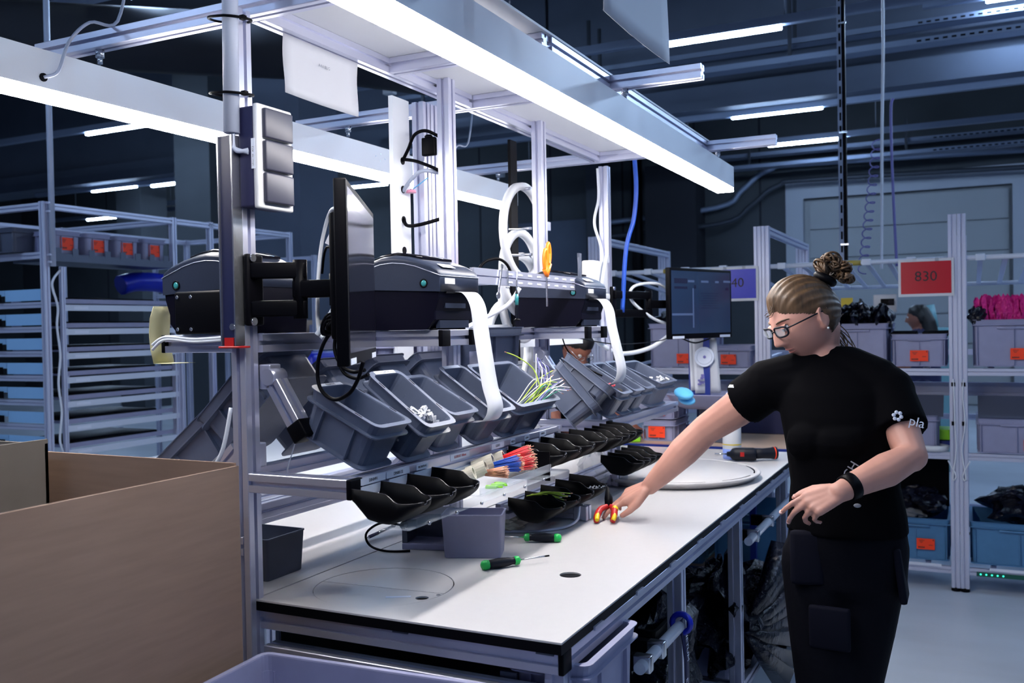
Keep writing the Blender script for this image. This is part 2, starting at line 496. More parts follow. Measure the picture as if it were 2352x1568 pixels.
# frame under the worktops
ZR = HT-.026-.0225
r = P_('end_rail', (-1.56, .03, ZR), (-.012, .03, ZR))
cap((-.006, .03, ZR), (.012, .046, .046), r)
r = P_('end_rail', (-1.56, 2.95, ZR), (-.012, 2.95, ZR)); cap((-.006, 2.95, ZR), (.012, .046, .046), r)
for x in (-.0235, -1.5365):
    P_('long_rail', (x, .054, ZR), (x, 2.926, ZR))
P_('lower_end_rail', (-.78, .03, ZR-.085), (-.05, .03, ZR-.085))
for y in (.05, .92, 1.68, 2.63):
    for x in (-.03, -1.53):
        lg = P_('leg', (x, y, .02), (x, y, ZR-.023))
        MB().lathe([(.03, 0), (.03, .012), (.012, .02)], 12).obj('foot', 'black', lg, True, (0, 0, -.0199))
for y in (.92, 1.68, 2.63): P_("lower_cross_rail", (-1.505, y, .2), (-.055, y, .2))
for x in (-.03, -1.53): P_('lower_long_rail', (x, .075, .2), (x, .895, .2)); P_('lower_long_rail', (x, .945, .2), (x, 1.655, .2)); P_('lower_long_rail', (x, 1.705, .2), (x, 2.605, .2))
# clamps of the worktop edge along the front
for i in range(10):
    MB().bx((-.004, .18+i*.29, HT-.029), (.004, .23+i*.29, HT-.020)).obj('edge_clip', 'alu', bench)
for x in (-.39, -.04): MB().bx((x-.02, .0035, HT-.031), (x+.02, .011, HT-.024)).obj('edge_clip', 'alu_dark', bench)
MB().bx((-.806, .10, .10), (-.800, 2.9, ZR-.03)).obj('light_block_panel', 'black', bench)  # added to block light from the far side and keep the underside dark
MB().bx((-.78, .075, .12), (-.06, .081, ZR-.11)).obj('end_shade_sheet', 'black', bench)  # added black sheet standing in for deep shade under the end rail
# posts of the gantry
P_('post', (-.812, .0, .02), (-.812, .0, 2.305))
P_('post', (-.780, .935, .905), (-.780, .935, 2.36))
P_('post', (-.780, 1.665, .905), (-.780, 1.665, 2.36))
P_('post', (-.822, 2.52, .905), (-.822, 2.52, 2.30))
# top rails and cross beams carrying the lamps
ZT = 2.3275
P_('top_rail', (-.822, .085, ZT), (-.822, 1.15, ZT)); P_('top_rail', (-.822, 1.205, ZT), (-.822, 2.40, ZT))
for y in (.06, 1.178, 2.425):
    b = P_('cross_beam', (-1.575, y, ZT), (.005, y, ZT))
P_('short_cross_beam', (-.799, .655, ZT), (-.30, .655, ZT))
P_('top_rail', (-.315, .685, ZT), (-.315, 1.152, ZT)); P_('top_rail', (-.315, 1.205, ZT), (-.315, 2.40, ZT))
MB().bx((-.845, .09, 2.3505), (-.29, 2.44, 2.357)).obj('canopy_panel', 'white_plastic', bench)
# white cable channel on the near middle post
ch = MB().bx((-.945, .845, 1.3), (-.93, .945, 2.30)).obj('cable_channel', 'white_metal', bench)
for z in (2.095, 2.001, 1.901, 1.80): MB().cyl((-.9302, .90, z), (-.9285, .90, z), .0125, 16).obj('cable_hole', 'black', ch)
P_('channel_post', (-.9075, .985, .905), (-.9075, .985, 2.30), a=.045, b=.045)
P_('channel_post', (-.9075, 1.035, .905), (-.9075, 1.035, 2.30), a=.045, b=.045)
# near bench: arms, label rails and the sloping shelf supports (one side mirrored about the seam)
def M_(x, s): return XS+s*(x-XS)
def rack_side(s, y0, y1, zr=1.183, arm0=True):
    x = M_(-.5175, s)
    r = P_('label_rail', (x, y0+.024, zr), (x, y1, zr))
    if arm0:
        P_('arm', (M_(-.789, s), y0, zr), (M_(-.495-.012, s), y0, zr))
        cap((M_(-.501, s), y0, zr), (.013, .046, .046), r)
    P_('arm', (M_(-.80+.0225, s), y1+.023, zr), (M_(-.497, s), y1+.023, zr))
    return r
LR1 = rack_side(1, 0.0, 1.14)
LR2 = rack_side(1, 1.66, 2.55, 1.15, True)
rack_side(-1, 0.0, 1.14, 1.03)
rack_side(-1, 1.66, 2.55, 1.15)
# hinged back supports of the sloping bin shelf
def hinge(s, y, z, dy=.0):
    x0 = M_(-.775, s)
    MB().box((x0, y, z), (.035, .04, .06), bev=.004).cyl((M_(-.762, s), y-.026, z), (M_(-.762, s), y+.026, z), .02, 14).obj('hinge', 'alu', bench)
    a = P_('tilt_arm', (M_(-.755, s), y, z-.015), (M_(-.69, s), y, z-.115), a=.04, b=.04, up=(1, 0, 0))
    MB().box((M_(-.68, s), y, z-.128), (.045, .048, .045), (0, s*R(-33+90), 0), bev=.004).obj('end_cap', 'black', a)
    return a
hinge(1, .045, 1.432); hinge(1, 1.62, 1.43); hinge(1, 1.10, 1.43)
hinge(-1, .045, 1.24)
P_('rear_shelf_rail', (-.668, .075, 1.318), (-.668, 1.14, 1.318), a=.04, b=.04, up=(.5, 0, .86))
P_('rear_shelf_rail', (-.668, 1.66, 1.318), (-.668, 2.5, 1.318), a=.04, b=.04, up=(.5, 0, .86))
P_('tilt_arm', (-.86, .03, 1.255), (-1.10, .03, 1.03), a=.04, b=.04, up=(0, 1, 0))
P_('tilt_arm', (-.86, 1.05, 1.255), (-1.10, 1.05, 1.03), a=.04, b=.04, up=(0, 1, 0))
P_('rear_shelf_rail', (-.98, .06, 1.16), (-.98, 1.12, 1.16), a=.04, b=.04)
P_('rear_shelf_rail', (-1.09, .06, 1.01), (-1.09, 1.12, 1.01), a=.04, b=.04)
# mid rail at printer height and the printer shelves
P_('mid_rail', (-.80, .025, 1.5135), (-.80, .91, 1.5135)); P_('mid_rail', (-.80, .96, 1.5135), (-.80, 1.64, 1.5135)); P_('mid_rail', (-.80, 1.69, 1.5135), (-.80, 2.495, 1.5135))
def printer_shelf(y, x1, s=1):
    for yy in (y, y+.17):
        a = P_('shelf_arm', (M_(-.777, s), yy, 1.5135), (M_(x1, s), yy, 1.5135))
        cap((M_(x1+.006, s), yy, 1.5135), (.014, .046, .046), a)
    P_('shelf_arm_tie', (M_(x1-.02, s), y+.024, 1.5135), (M_(x1-.02, s), y+.146, 1.5135))
printer_shelf(.515, -.565); printer_shelf(1.60, -.565); printer_shelf(.05, -.50, -1)
# lower tier rail behind the second row of scoops, short posts on the worktop
P_('lower_label_rail', (-.545, .82, .975), (-.545, 1.98, .975))
P_('lower_label_rail', (-.59, .82, .925), (-.59, 1.98, .925), a=.04, b=.04)
P_('short_post', (-.405, 1.13, .903), (-.405, 1.13, .948)); P_('short_post', (-.53, 1.78, .903), (-.53, 1.78, 1.10)); P_('foot_rail', (-.43, 1.13, .9255), (-.565, 1.13, .9255), a=.04, b=.04)
# clip strip for hand tools, from the middle post to the second printer
st = MB().bx((-.60, .75, 1.700), (-.588, 1.64, 1.722)).bx((-.60, .75, 1.674), (-.588, 1.64, 1.696)).bx((-.604, .75, 1.674), (-.5995, 1.64, 1.722)).obj('tool_strip', 'alu', bench)
for i in range(9):
    for z in (1.711, 1.685): MB().bx((-.588, .98+i*.075, z-.003), (-.5865, 1.01+i*.075, z+.003)).obj('slot_mark', 'white_plastic', bench)
P_('tool_strip_arm', (-.757, .95, 1.698), (-.605, .95, 1.698), a=.04, b=.04)
P_('tool_strip_arm', (-.757, 1.655, 1.698), (-.605, 1.655, 1.698), a=.04, b=.04)
# white rear panel behind the second station
MB().bx((-.93, 1.08, 1.455), (-.924, 2.46, 1.55)).obj('rear_panel', 'white_metal', bench)

# label strips on the rails
def rail_label(s, y, w, zr, x=-.4945, size=.0105, h=.016, fg='ink', m='label'):
    o = MB().bx((x-.0006, y-w/2, zr+.004), (x+.0006, y+w/2, zr+.004+h)).obj('label_strip', m, LR1)
    if s: text('lettering', s, size, fg, o, facing((x+.0008, y, zr+.004+h/2), (1, 0, 0)), .0002, squeeze=.9)
rail_label('DIN0491', .065, .10, 1.183)
rail_label('DIN00132', .17, .10, 1.183)
rail_label('MEC00278-43', .28, .055, 1.183, size=.0075, h=.014)
rail_label('ELE00107 140mm', .475, .105, 1.183, size=.010, fg='red_plastic')
rail_label('ELE012', .70, .08, 1.183, size=.010)
rail_label('MEC31', .80, .03, 1.183, size=.008)
rail_label('ELE044', .90, .035, 1.183, size=.008)
rail_label('DIN0212', 1.02, .05, 1.183, size=.008)
for y in (.0, .115, .228, .75, .88, 1.0):
    MB().bx((-.4948, y+.015, 1.1635), (-.4936, y+.108, 1.184)).obj('label_strip', 'label', LR1)
# ================================================================ bench lamps
def bench_lamp(x0, label):
    y0, y1, z0, z1, w = -.62, 2.565, 2.137, 2.25, .078
    t = thing('bench_lamp', label, 'lamp', (x0+w/2, 1.0, z0), group='long white bench lamps')
    MB().bx((x0, y0, z0+.018), (x0+w, y1, z1)).obj('housing', 'white_metal', t)
    MB().bx((x0+.002, y0+.002, z0), (x0+w-.002, y1-.002, z0+.0185)).obj('diffuser', 'lamp_white', t)
    for y in (.06, 1.178, 2.425):
        MB().cyl((x0+w/2, y, 2.285), (x0+w/2, y, 2.306), .012, 10).cyl((x0+w/2, y, 2.268), (x0+w/2, y, 2.286), .007, 8).obj('wire_holder', 'steel', t)
        MB().cyl((x0+w/2, y, 2.249), (x0+w/2, y, 2.27), .0015, 6).obj('suspension_wire', 'steel', t)
    return t
LA = bench_lamp(-.29, 'long white bench lamp over the right worktop beside the woman')
LB = bench_lamp(-1.385, 'long white bench lamp over the rear worktop at left')
# screw heads and cable of the rear lamp
for dy, dz in ((0, .02), (.03, .005), (.034, .032), (.064, .017)):
    MB().cyl((-1.3071, -.40+dy, 2.19+dz), (-1.306, -.40+dy, 2.19+dz), .003, 8).obj('screw', 'steel', LB)
    MB().cyl((-1.3071, 1.30+dy, 2.19+dz), (-1.306, 1.30+dy, 2.19+dz), .003, 8).obj('screw', 'steel', LB)
for y, q in ((-.145, .06), (1.78, 1.9)):
    MB().cyl((-1.308, y, 2.18), (-1.303, y, 2.18), .0105, 12).obj('grommet', 'black', LB)
    MB().tube(smooth_path([(-1.305, y, 2.18), (-1.29, y+.03, 2.20), (-1.285, y+.06, 2.28), (-1.28, y+.12, 2.345), (-1.27, y+.2, 2.37), (-1.26, y+.24, 2.56)], 6), .0042, 8).obj('cable', 'cable_grey', LB)
# ================================================================ containers
BIN_CACHE = {}
def bin_mesh(L, W, H, m, ribs=(2, 1), slots=True, rim=.013):
    key = (L, W, H, m, ribs, slots)
    if key in BIN_CACHE: return BIN_CACHE[key]
    b = MB(); c = .022*min(1, W/.15)
    S = [(L-.012, W-.012, c, 0), (L-.012, W-.012, c, .004), (L-.036, W-.036, c, .0055), (L-.026, W-.026, c, H-.034),
         (L+.002, W+.002, c, H-.032), (L+.002, W+.002, c, H-.0285), (L-.016, W-.016, c, H-.027), (L-.008, W-.008, c, H-.003), (L, W, c, H-.002), (L, W, c, H),
         (L-2*rim, W-2*rim, c*.75, H), (L-2*rim-.002, W-2*rim-.002, c*.7, H-.003), (L-2*rim-.022, W-2*rim-.022, c*.6, .010)]
    rings = [rr(a, w_, r_, z) for a, w_, r_, z in S]
    b.loft(rings[:9], 0, False, (True, False)); b.loft(rings[8:11], 0, False, (False, False)); b.loft(rings[10:], 0, False, (False, True))
    for s in (-1, 1):
        for i in range(ribs[0]):
            x = (i-(ribs[0]-1)/2)*(L*.44) if ribs[0] > 1 else 0
            b.box((x, s*(W/2-.011), H/2-.014), (.0035, .014, H-.04))
        for i in range(ribs[1]-1):
            y = (i-(ribs[1]-2)/2)*(W*.5)
            b.box((s*(L/2-.011), y, H/2-.014), (.014, .0035, H-.04))
        if slots:
            for x in (-L*.26, L*.2):
                b.box((x, s*(W/2-.0065), H), (.022, .0035, .0008), None, 1)
    me = b.mesh('storage_bin', [m, 'black'])
    BIN_CACHE[key] = me
    return me
def make_bin(label, L, W, H, T, m='bin_grey', group=None, name='storage_bin', cat='bin', **k):
    o = link(name, bin_mesh(L, W, H, m, **k), None, False, T.to_translation(), T.to_3x3().to_4x4())
    return tag(o, label, cat, group)
def tilt_T(xf, zf, y, L, deg, roll=0, yw=0):
    """bin tilted down towards +x whose bottom front edge rests at (xf, zf)"""
    Rm = Matrix.Rotation(R(yw), 4, 'Z') @ Matrix.Rotation(R(deg), 4, 'Y') @ Matrix.Rotation(R(roll), 4, 'X')
    o = V((xf, y, zf))-(Rm @ V((L/2, 0, 0)))
    return Matrix.Translation(o) @ Rm
def bin_label(b, L, H, s='x', w=.055, h=.012, txt=None, rear=True):
    """white label lying on the rear rim"""
    q = MB().box((-L/2+.0065, 0, H+.0006), (h, w, .0008)).obj('rim_label', 'label', b, True)
    if txt: text('lettering', txt, .009, 'ink', q, facing((-L/2+.0065, 0, H+.0012), (0, 0, 1), (-1, 0, 0)), .0001, local=True)
ORANGE = {}
def orange_label(b, T, w=.085, h=.06):
    """orange stock card with printed lines, in the local space of its bin; T maps card to bin"""
    q = MB().box((0, 0, .0006), (w, h, .0012)).obj('stock_card', 'orange', b, True, T.to_translation(), T.to_3x3().to_4x4())
    pr = MB()
    for i in range(3): pr.box((-w*.22-(.02 if i else 0)*w, h*.33-i*h*.1, .0013), (w*(.3-.08*i), h*.03, .0004))
    for i in range(5): pr.box((-w*.38+i*w*.075, -h*.32, .0013), (w*.055, h*.12, .0004))
    pr.box((w*.28, -h*.08, .0013), (w*.2, h*.035, .0004)); pr.box((w*.42, h*.38, .0013), (w*.06, h*.1, .0004))
    pr.obj('print', 'ink', q, True)
    return q

GB = 'grey bins on the first sloping shelf'
b1 = make_bin('empty grey bin nearest the front post on the sloping shelf', .218, .155, .118, tilt_T(-.505, 1.211, .108, .218, 26), group=GB)
b2 = make_bin('grey bin with small white clips in it, tipped steeply', .222, .150, .118, tilt_T(-.495, 1.207, .272, .222, 37), group=GB)
b3 = make_bin('empty grey bin sitting low between the clip bin and the paper strip', .205, .150, .118, tilt_T(-.505, 1.211, .440, .205, 29), group=GB)
b4 = make_bin('narrow empty grey bin right behind the curling paper strip', .222, .150, .118, tilt_T(-.497, 1.207, .632, .222, 35), group=GB)
b5 = make_bin('wide grey bin with a tangle of loose wires', .222, .310, .118, tilt_T(-.500, 1.207, .890, .222, 34), group=GB, ribs=(2, 3))
bin_label(b1, .218, .118, w=.09, txt='ELE00502'); bin_label(b2, .222, .118, w=.09, txt='ELE00578'); bin_label(b4, .222, .118, w=.09)
# second station: three bins heaped askew, then a regular row
PB = 'bins heaped askew at the second station'
make_bin('steepest of the three grey bins heaped askew, leaning out over the scoops', .225, .16, .118, tilt_T(-.519, 1.167, 1.37, .225, 48.7, -17, 4), group=PB)
make_bin('grey bin wedged in the middle of the askew heap', .225, .15, .118, tilt_T(-.552, 1.185, 1.46, .225, 31, -14, 2), group=PB)
make_bin('grey bin on top of the askew heap, beside the bin with red parts', .225, .15, .118, tilt_T(-.519, 1.204, 1.555, .225, 37.4, -16, 4), group=PB)
SB = 'grey bins in the row of the second station'
c1 = make_bin('long grey bin of the second station holding red and black parts', .218, .130, .118, tilt_T(-.495, 1.176, 1.70, .218, 31), group=SB)
make_bin('long grey bin of the second station under the end of the paper strip', .218, .130, .118, tilt_T(-.495, 1.176, 1.85, .218, 31), group=SB)
make_bin('long grey bin of the second station, third of the three narrow ones', .218, .130, .118, tilt_T(-.495, 1.176, 1.995, .218, 31), group=SB)
c4 = make_bin('wide grey bin at the far end of the second station with white pieces', .218, .26, .118, tilt_T(-.485, 1.178, 2.255, .218, 25), group=SB)
# far side of the bench: dark bins turned away
LB_ = 'grey bins on the rear bench side'
def left_T(xf, zf, y, L, deg):
    Rm = Matrix.Rotation(math.pi, 4, 'Z') @ Matrix.Rotation(R(deg), 4, 'Y')
    o = V((xf, y, zf))-(Rm @ V((L/2, 0, 0)))
    return Matrix.Translation(o) @ Rm
make_bin('upper grey bin tipped towards the rear worker, behind the front post', .30, .20, .12, left_T(-1.00, 1.22, .20, .30, 43), group=LB_)
make_bin('lower grey bin tipped towards the rear worker, above the cardboard box', .30, .20, .12, left_T(-1.19, 1.09, .22, .30, 38), group=LB_)
for i, y in enumerate((.45, .70, .95)):
    nm = ('first', 'second', 'third')[i]
    make_bin('%s rear grey bin showing only its dark base behind the shelf' % nm, .30, .20, .12, left_T(-1.02, 1.18, y, .30, 40), group=LB_)
make_bin('tall grey bin standing behind the paper strip on the rear side', .15, .32, .145, Matrix.Translation((-.835, 1.31, 1.395)), group=LB_, ribs=(2, 3))
make_bin('light box behind the first printer shelf', .24, .30, .24, Matrix.Translation((-1.06, .98, 1.27)), 'bin_light', slots=False)

# small grey bin, dark stand and dark box on the worktops
def plain_bin(label, L, W, H, T, m, th=.003):
    b = MB(); c = .008
    S = [(L-.016, W-.016, 0), (L-.012, W-.012, .003), (L, W, H-.004), (L+.003, W+.003, H-.004), (L+.003, W+.003, H), (L-2*th, W-2*th, H), (L-2*th-.012, W-2*th-.012, .006)]
    rings = [rr(a, w_, c, z) for a, w_, z in S]
    b.loft(rings[:5], 0, True, (True, False)); b.loft(rings[4:6], 0, False, (False, False)); b.loft(rings[5:], 0, True, (False, True))
    return tag(link('open_box', b.mesh('open_box', [m]), None, False, T.to_translation(), T.to_3x3().to_4x4()), label, 'box')
plain_bin('small grey open box standing on the white worktop', .17, .105, .122, Matrix.Translation((-.515, .585, HT)) @ Matrix.Rotation(R(20), 4, 'Z'), 'bin_light')
st = thing('cable_stand', 'grey instrument stand with dark front behind the small grey bin', 'stand', (-.70, .62, HT), (0, 0, R(14)))
MB().bx((-.055, -.05, 0), (.075, .06, .018), bev=.003).obj('foot', 'bin_light', st, True)
MB().bx((-.055, -.045, .018), (-.04, .06, .105)).bx((-.055, .045, .018), (.075, .06, .105)).bx((-.055, -.05, .088), (.075, .06, .106)).obj('housing', 'bin_dark', st, True)
MB().cyl((-.045, -.052, .072), (-.045, -.06, .072), .012, 12).obj('plug', 'black', st, True)
MB().tube(smooth_path([(-.045, -.06, .072), (-.10, -.09, .085), (-.155, -.07, .05), (-.15, -.06, .012), (-.09, -.09, .004), (-.02, -.08, .004)], 6), .0035, 8).obj('cable', 'black', st, True)
plain_bin('dark grey open box on the rear worktop behind the front post', .20, .15, .11, Matrix.Translation((-.965, .20, HT)), 'bin_dark')

# white clips in the second bin
def clip_mesh():
    b = MB().box((0, 0, .004), (.026, .008, .008)).box((-.010, 0, .012), (.006, .008, .014)).box((.0, 0, .011), (.005, .008, .010)).box((.010, .003, .006), (.008, .014, .005))
    return b.mesh('white_clip', ['white_plastic'])
cm = clip_mesh()
B2 = wm(b2)
for i in range(44):
    q_ = i/44
    p = B2 @ V((.068+.012*q_-rnd.random()*(.03+.02*q_), -.045+rnd.random()*.09, .022+q_*.085))
    tag(link('white_clip', cm, None, False, p, (rnd.random()*6, rnd.random()*6, rnd.random()*6)), 'small white plastic clip lying in the steeply tipped grey bin', 'clip', 'white clips in the bin')
C4 = wm(c4)
for i in range(6):
    p = C4 @ V((.045+rnd.random()*.04, -.09+i*.032, .095+rnd.random()*.02))
    tag(link('white_clip', cm, None, False, p, (rnd.random()*6, rnd.random()*6, rnd.random()*6)), 'small white piece lying in the wide bin of the second station', 'clip', 'white pieces in the far bin')
C1 = wm(c1)
for i in range(4):
    p = C1 @ V((.0+i*.018, -.02+rnd.random()*.03, .085+rnd.random()*.012))
    tag(MB().cyl((0, 0, 0), (.02, 0, .008), .006, 8).cyl((.02, 0, .008), (.034, .004, .012), .0035, 8).obj('red_connector', 'wire_red', None, False, p, (0, 0, rnd.random()*6)), 'small red connector in the long bin with black parts', 'connector', 'red connectors in the bin')
for i in range(2):
    p = C1 @ V((.05+i*.02, .0+i*.02, .085))
    tag(MB().lathe([(.018, 0), (.02, .008), (.012, .014), (.012, .022)], 12).obj('round_part', 'black', None, False, p, (.4, .5*i, 0)), 'round black part in the long bin with red connectors', 'part', 'black parts in the bin')
# loose wires in the wide bin
B5 = wm(b5)
cols = ['wire_yg', 'wire_white', 'wire_green', 'wire_white', 'wire_violet', 'wire_yg', 'wire_white']
names = {'wire_yg': 'yellow-green', 'wire_white': 'white', 'wire_green': 'green', 'wire_violet': 'violet'}
def wire(pts, m, r=.0016, tip=True):
    path = smooth_path(pts, 5)
    w_ = MB().tube(path, r, 6).obj('loose_wire', m)
    if tip: MB().tube([path[-1], path[-1]+(path[-1]-path[-2]).normalized()*.010], r*.7, 5).obj('bare_end', 'copper', w_)
    return tag(w_, 'loose %s wire in the wide grey bin' % names[m], 'wire', 'loose %s wires in the wide bin' % names[m])
for i in range(22):
    m = cols[i % 7]
    y0 = -.10+rnd.random()*.06; x0 = .02+rnd.random()*.06; e = .13+rnd.random()*.09
    pts = [B5 @ V((x0, y0, .02+rnd.random()*.025)), B5 @ V((x0+.004+rnd.random()*.01, y0+.09, .05+rnd.random()*.035)), B5 @ V((x0-.005+rnd.random()*.03, .08+rnd.random()*.02, .125+rnd.random()*.025)), B5 @ V((x0-.02+rnd.random()*.06, e, .13+rnd.random()*.03))]
    wire(pts, m)
for i in range(4):
    q = [B5 @ V((.04+i*.006, .09, .115)), B5 @ V((.0+i*.008, .10+.01*i, .165)), B5 @ V((-.03+i*.006, .115+.012*i, .20-.012*i)), B5 @ V((-.015+i*.008, .145+.01*i, .17)), B5 @ V((.05, .15+.006*i, .115))]
    wire(q, 'wire_white' if i % 2 == 0 else 'wire_violet', .0018, False)
wire([B5 @ V((.06, .08, .12)), B5 @ V((.0, .09, .16)), B5 @ V((-.05, .05, .175)), B5 @ V((-.075, .0, .18))], 'wire_yg', .0018)
tag(MB().ball((0, 0, 0), (.03, .026, .014), 10).tube(smooth_path([(0, 0, .01), (.02, .02, .03), (.0, .03, .02)], 4), .004, 6).tube(smooth_path([(-.02, 0, .01), (-.03, -.01, .03), (.01, -.02, .022)], 4), .004, 6).obj('cable_tie_bundle', 'black', None, False, B5 @ V((.045, -.05, .035)), (0, .4, .5)), 'black tied clump among the loose wires in the wide bin', 'cable bundle')

# ================================================================ black scoops hung on the rails
SCOOPS = {}
def scoop_mesh(w_):
    if w_ in SCOOPS: return SCOOPS[w_]
    b = MB(); rings = []; n = 12
    def ss(a, e, x): t = min(1, max(0, (x-a)/(e-a))); return t*t*(3-2*t)
    for x in (0, .008, .02, .04, .065, .08, .09, .10, .11, .1199, .1201, .128, .136, .143, .149, .153, .155):
        hw = w_/2*(1 if x < .12 else math.sqrt(max(.002, 1-((x-.12)/.0353)**2)))
        tz = -.017*ss(.086, .121, x)
        bz = -.070+.042*(1-ss(-.01, .05, x))+.047*max(0, (x-.085)/.07)**1.6
        ring = []
        for i in range(n+1):
            a = math.pi*i/n; c, s_ = math.cos(a), math.sin(a)
            ring.append((x, -hw*math.copysign(abs(c)**.28, c), tz-(tz-bz)*s_**.5))
        rings.append(ring)
    b.loft(rings, 0, True, (False, False), closed=False)
    SCOOPS[w_] = b.mesh('parts_scoop', ['scoop_black', 'scoop_rim_glint'])
    return SCOOPS[w_]
def scoop(label, y, z, w_=.112, x=-.492, group=None, yw=0):
    o = link('parts_scoop', scoop_mesh(w_), None, False, (x, y+w_/2, z), (0, R(4), R(yw)))
    so = o.modifiers.new('thickness', 'SOLIDIFY'); so.thickness = .0032; so.offset = 1; so.material_offset_rim = 1
    return tag(o, label, 'parts tray', group)
T1, T2 = 'scoops on the upper rail', 'scoops on the lower rail'
ups = ['empty black scoop on the upper rail, nearest the front post', 'empty black scoop on the upper rail, second from the front post', 'empty black scoop on the upper rail just before the tray of wire tubes', None,
       'black scoop on the upper rail right behind the red wire bundle', 'black scoop on the upper rail, second behind the red wires', 'black scoop on the upper rail, third behind the red wires', 'black scoop at the end of the upper rail under the heaped bins']
for i, y in enumerate((-.020, .095, .210, None, .768, .886, 1.004, 1.122)):
    if y is not None: scoop(ups[i], y, 1.187, group=T1)
o4 = ('nearest', 'second', 'third', 'farthest')
for i in range(4):
    scoop('%s narrow black scoop of the close-set row under the heaped bins' % o4[i], 1.335+i*.077, 1.172, .073, -.505, 'close-set scoops of the upper tier')
    scoop('%s narrow black scoop of the close-set row above the reaching hand' % o4[i], 1.56+i*.077, 1.055, .073, -.50, 'close-set scoops of the lower tier')
lows = ['large black scoop on the lower rail closest to the loose screwdriver', 'black scoop on the lower rail with a few cut yellow-green wires', 'empty black scoop on the lower rail, third along', 'black scoop on the lower rail with small white beads']
for i in range(4): scoop(lows[i], .815+i*.121, 1.022, .118, -.52, T2)
# short cut wires and beads in the lower scoops
for i in range(8):
    p = V((-.50+rnd.random()*.01, .90+rnd.random()*.03, 1.012)); q = p+V((.075+rnd.random()*.03, .03+rnd.random()*.05, .002-rnd.random()*.03))
    w_ = MB().tube(smooth_path([p, (p+q)/2+V((0, 0, .008)), q], 5), .0016, 6).obj('cut_wire', 'wire_yg')
    MB().tube([q, q+(q-p).normalized()*.008], .0015, 5).obj('bare_end', 'white_plastic' if i % 2 else 'copper', w_)
    tag(w_, 'short cut yellow-green wire in the second lower scoop', 'wire', 'cut wires in the lower scoop')
bead = MB().ball((0, 0, 0), .0028, 8).mesh('bead', ['white_plastic'])
for i in range(34):
    a = rnd.random()
    tag(link('white_bead', bead, None, False, (-.425+a*.05, 1.195+rnd.random()*.08, .978+a*.006+rnd.random()*.012)), 'tiny white bead in the farthest lower scoop', 'bead', 'white beads in the lower scoop')
for i in range(10):
    tag(link('white_bead', bead, None, False, (-.405+rnd.random()*.03, .80+rnd.random()*.04, 1.128+rnd.random()*.006)), 'tiny white bead in the upper scoop behind the red wires', 'bead', 'white beads in the upper scoop')

# tray with cardboard tubes and wire bundles
tr = thing('wire_tray', 'clear plastic tray under the label rail holding tubes and wire bundles', 'tray', (-.43, .55, 1.12))
MB().bx((-.494, .325, 1.118), (-.352, .760, 1.122)).obj('tray_floor', 'clear', tr)
MB().bx((-.356, .325, 1.122), (-.352, .760, 1.139)).obj('front_lip', 'clear', tr)
MB().bx((-.494, .325, 1.157), (-.488, .760, 1.1645)).obj('rear_edge', 'white_plastic', tr)
MB().bx((-.494, .757, 1.09), (-.355, .7605, 1.175)).obj('side_wall', 'black', tr)
MB().bx((-.40, -.02, 1.104), (-.345, .76, 1.107)).obj('support_sheet', 'clear', tr)
for i in range(6): MB().cyl((-.345, .06+i*.125, 1.1055), (-.340, .06+i*.125, 1.1055), .004, 8).obj('screw', 'steel', tr)
dr = V((.86, .30, .36)).normalized()
def paper_tube(p, r, L, lb):
    p = V(p); x, y, d = frame(dr); n = 18
    ring = lambda q, rr_: [q+x*(rr_*math.cos(2*math.pi*k/n))+y*(rr_*math.sin(2*math.pi*k/n)) for k in range(n)]
    b = MB().loft([ring(p-dr*L, r), ring(p, r), ring(p, r*.80), ring(p-dr*L, r*.80), ring(p-dr*L, r)], 0, False, (False, False))
    return tag(b.obj('cardboard_tube', 'tube_beige'), lb, 'tube', 'cardboard tubes in the wire tray')
paper_tube((-.425, .425, 1.160), .018, .05, 'nearest beige cardboard tube in the wire tray')
paper_tube((-.425, .495, 1.165), .020, .055, 'second beige cardboard tube in the wire tray with copper wires')
paper_tube((-.430, .550, 1.172), .024, .06, 'largest beige cardboard tube in the wire tray with blue wires')
paper_tube((-.435, .625, 1.172), .023, .06, 'farthest beige cardboard tube in the wire tray with red wires')
def strands(p, d, n, L, spread, m, label, tipm='copper'):
    b = MB(); p = V(p); d = V(d).normalized(); x, y, _ = frame(d)
    for i in range(n):
        a, q = rnd.random()*6.28, math.sqrt(rnd.random())*spread
        s = p+x*(q*.6*math.cos(a))+y*(q*.6*math.sin(a)); e = s+d*(L*(.9+.16*rnd.random()))+x*(q*.7*math.cos(a))+y*(q*.7*math.sin(a))
        b.tube([s, e], .0012, 4); b.tube([e, e+(e-s).normalized()*.010], .0009, 4, 1)
    o = b.obj('wire_bundle', [m, tipm]); tag(o, label, 'wire bundle', None, 'stuff'); return o
strands((-.440, .622, 1.165), (.55, .80, .10), 110, .085, .020, 'wire_red', 'bundle of red stranded wires fanning out of the farthest cardboard tube')
strands((-.425, .535, 1.160), (.62, .78, .04), 90, .075, .018, 'wire_blue', 'bundle of blue wires in the tray beside the red bundle')
strands((-.425, .485, 1.150), (.70, .70, -.02), 60, .055, .012, 'copper', 'bundle of bare copper wires in front of the blue bundle')
strands((-.415, .575, 1.150), (.55, .83, .10), 70, .09, .016, 'wire_red', 'second bundle of red wires lying in front of the first')
for i, (y, yw) in enumerate(((.42, .3), (.47, -.5), (.455, 1.2))):
    tag(MB().box((0, 0, .004), (.03, .018, .008), bev=.002).box((.02, 0, .004), (.02, .005, .004)).obj('lime_clip', 'lime', None, False, (-.372, y, 1.1225), (0, 0, yw)), 'lime green plastic clip at the lip of the wire tray', 'clip', 'lime clips in the tray')
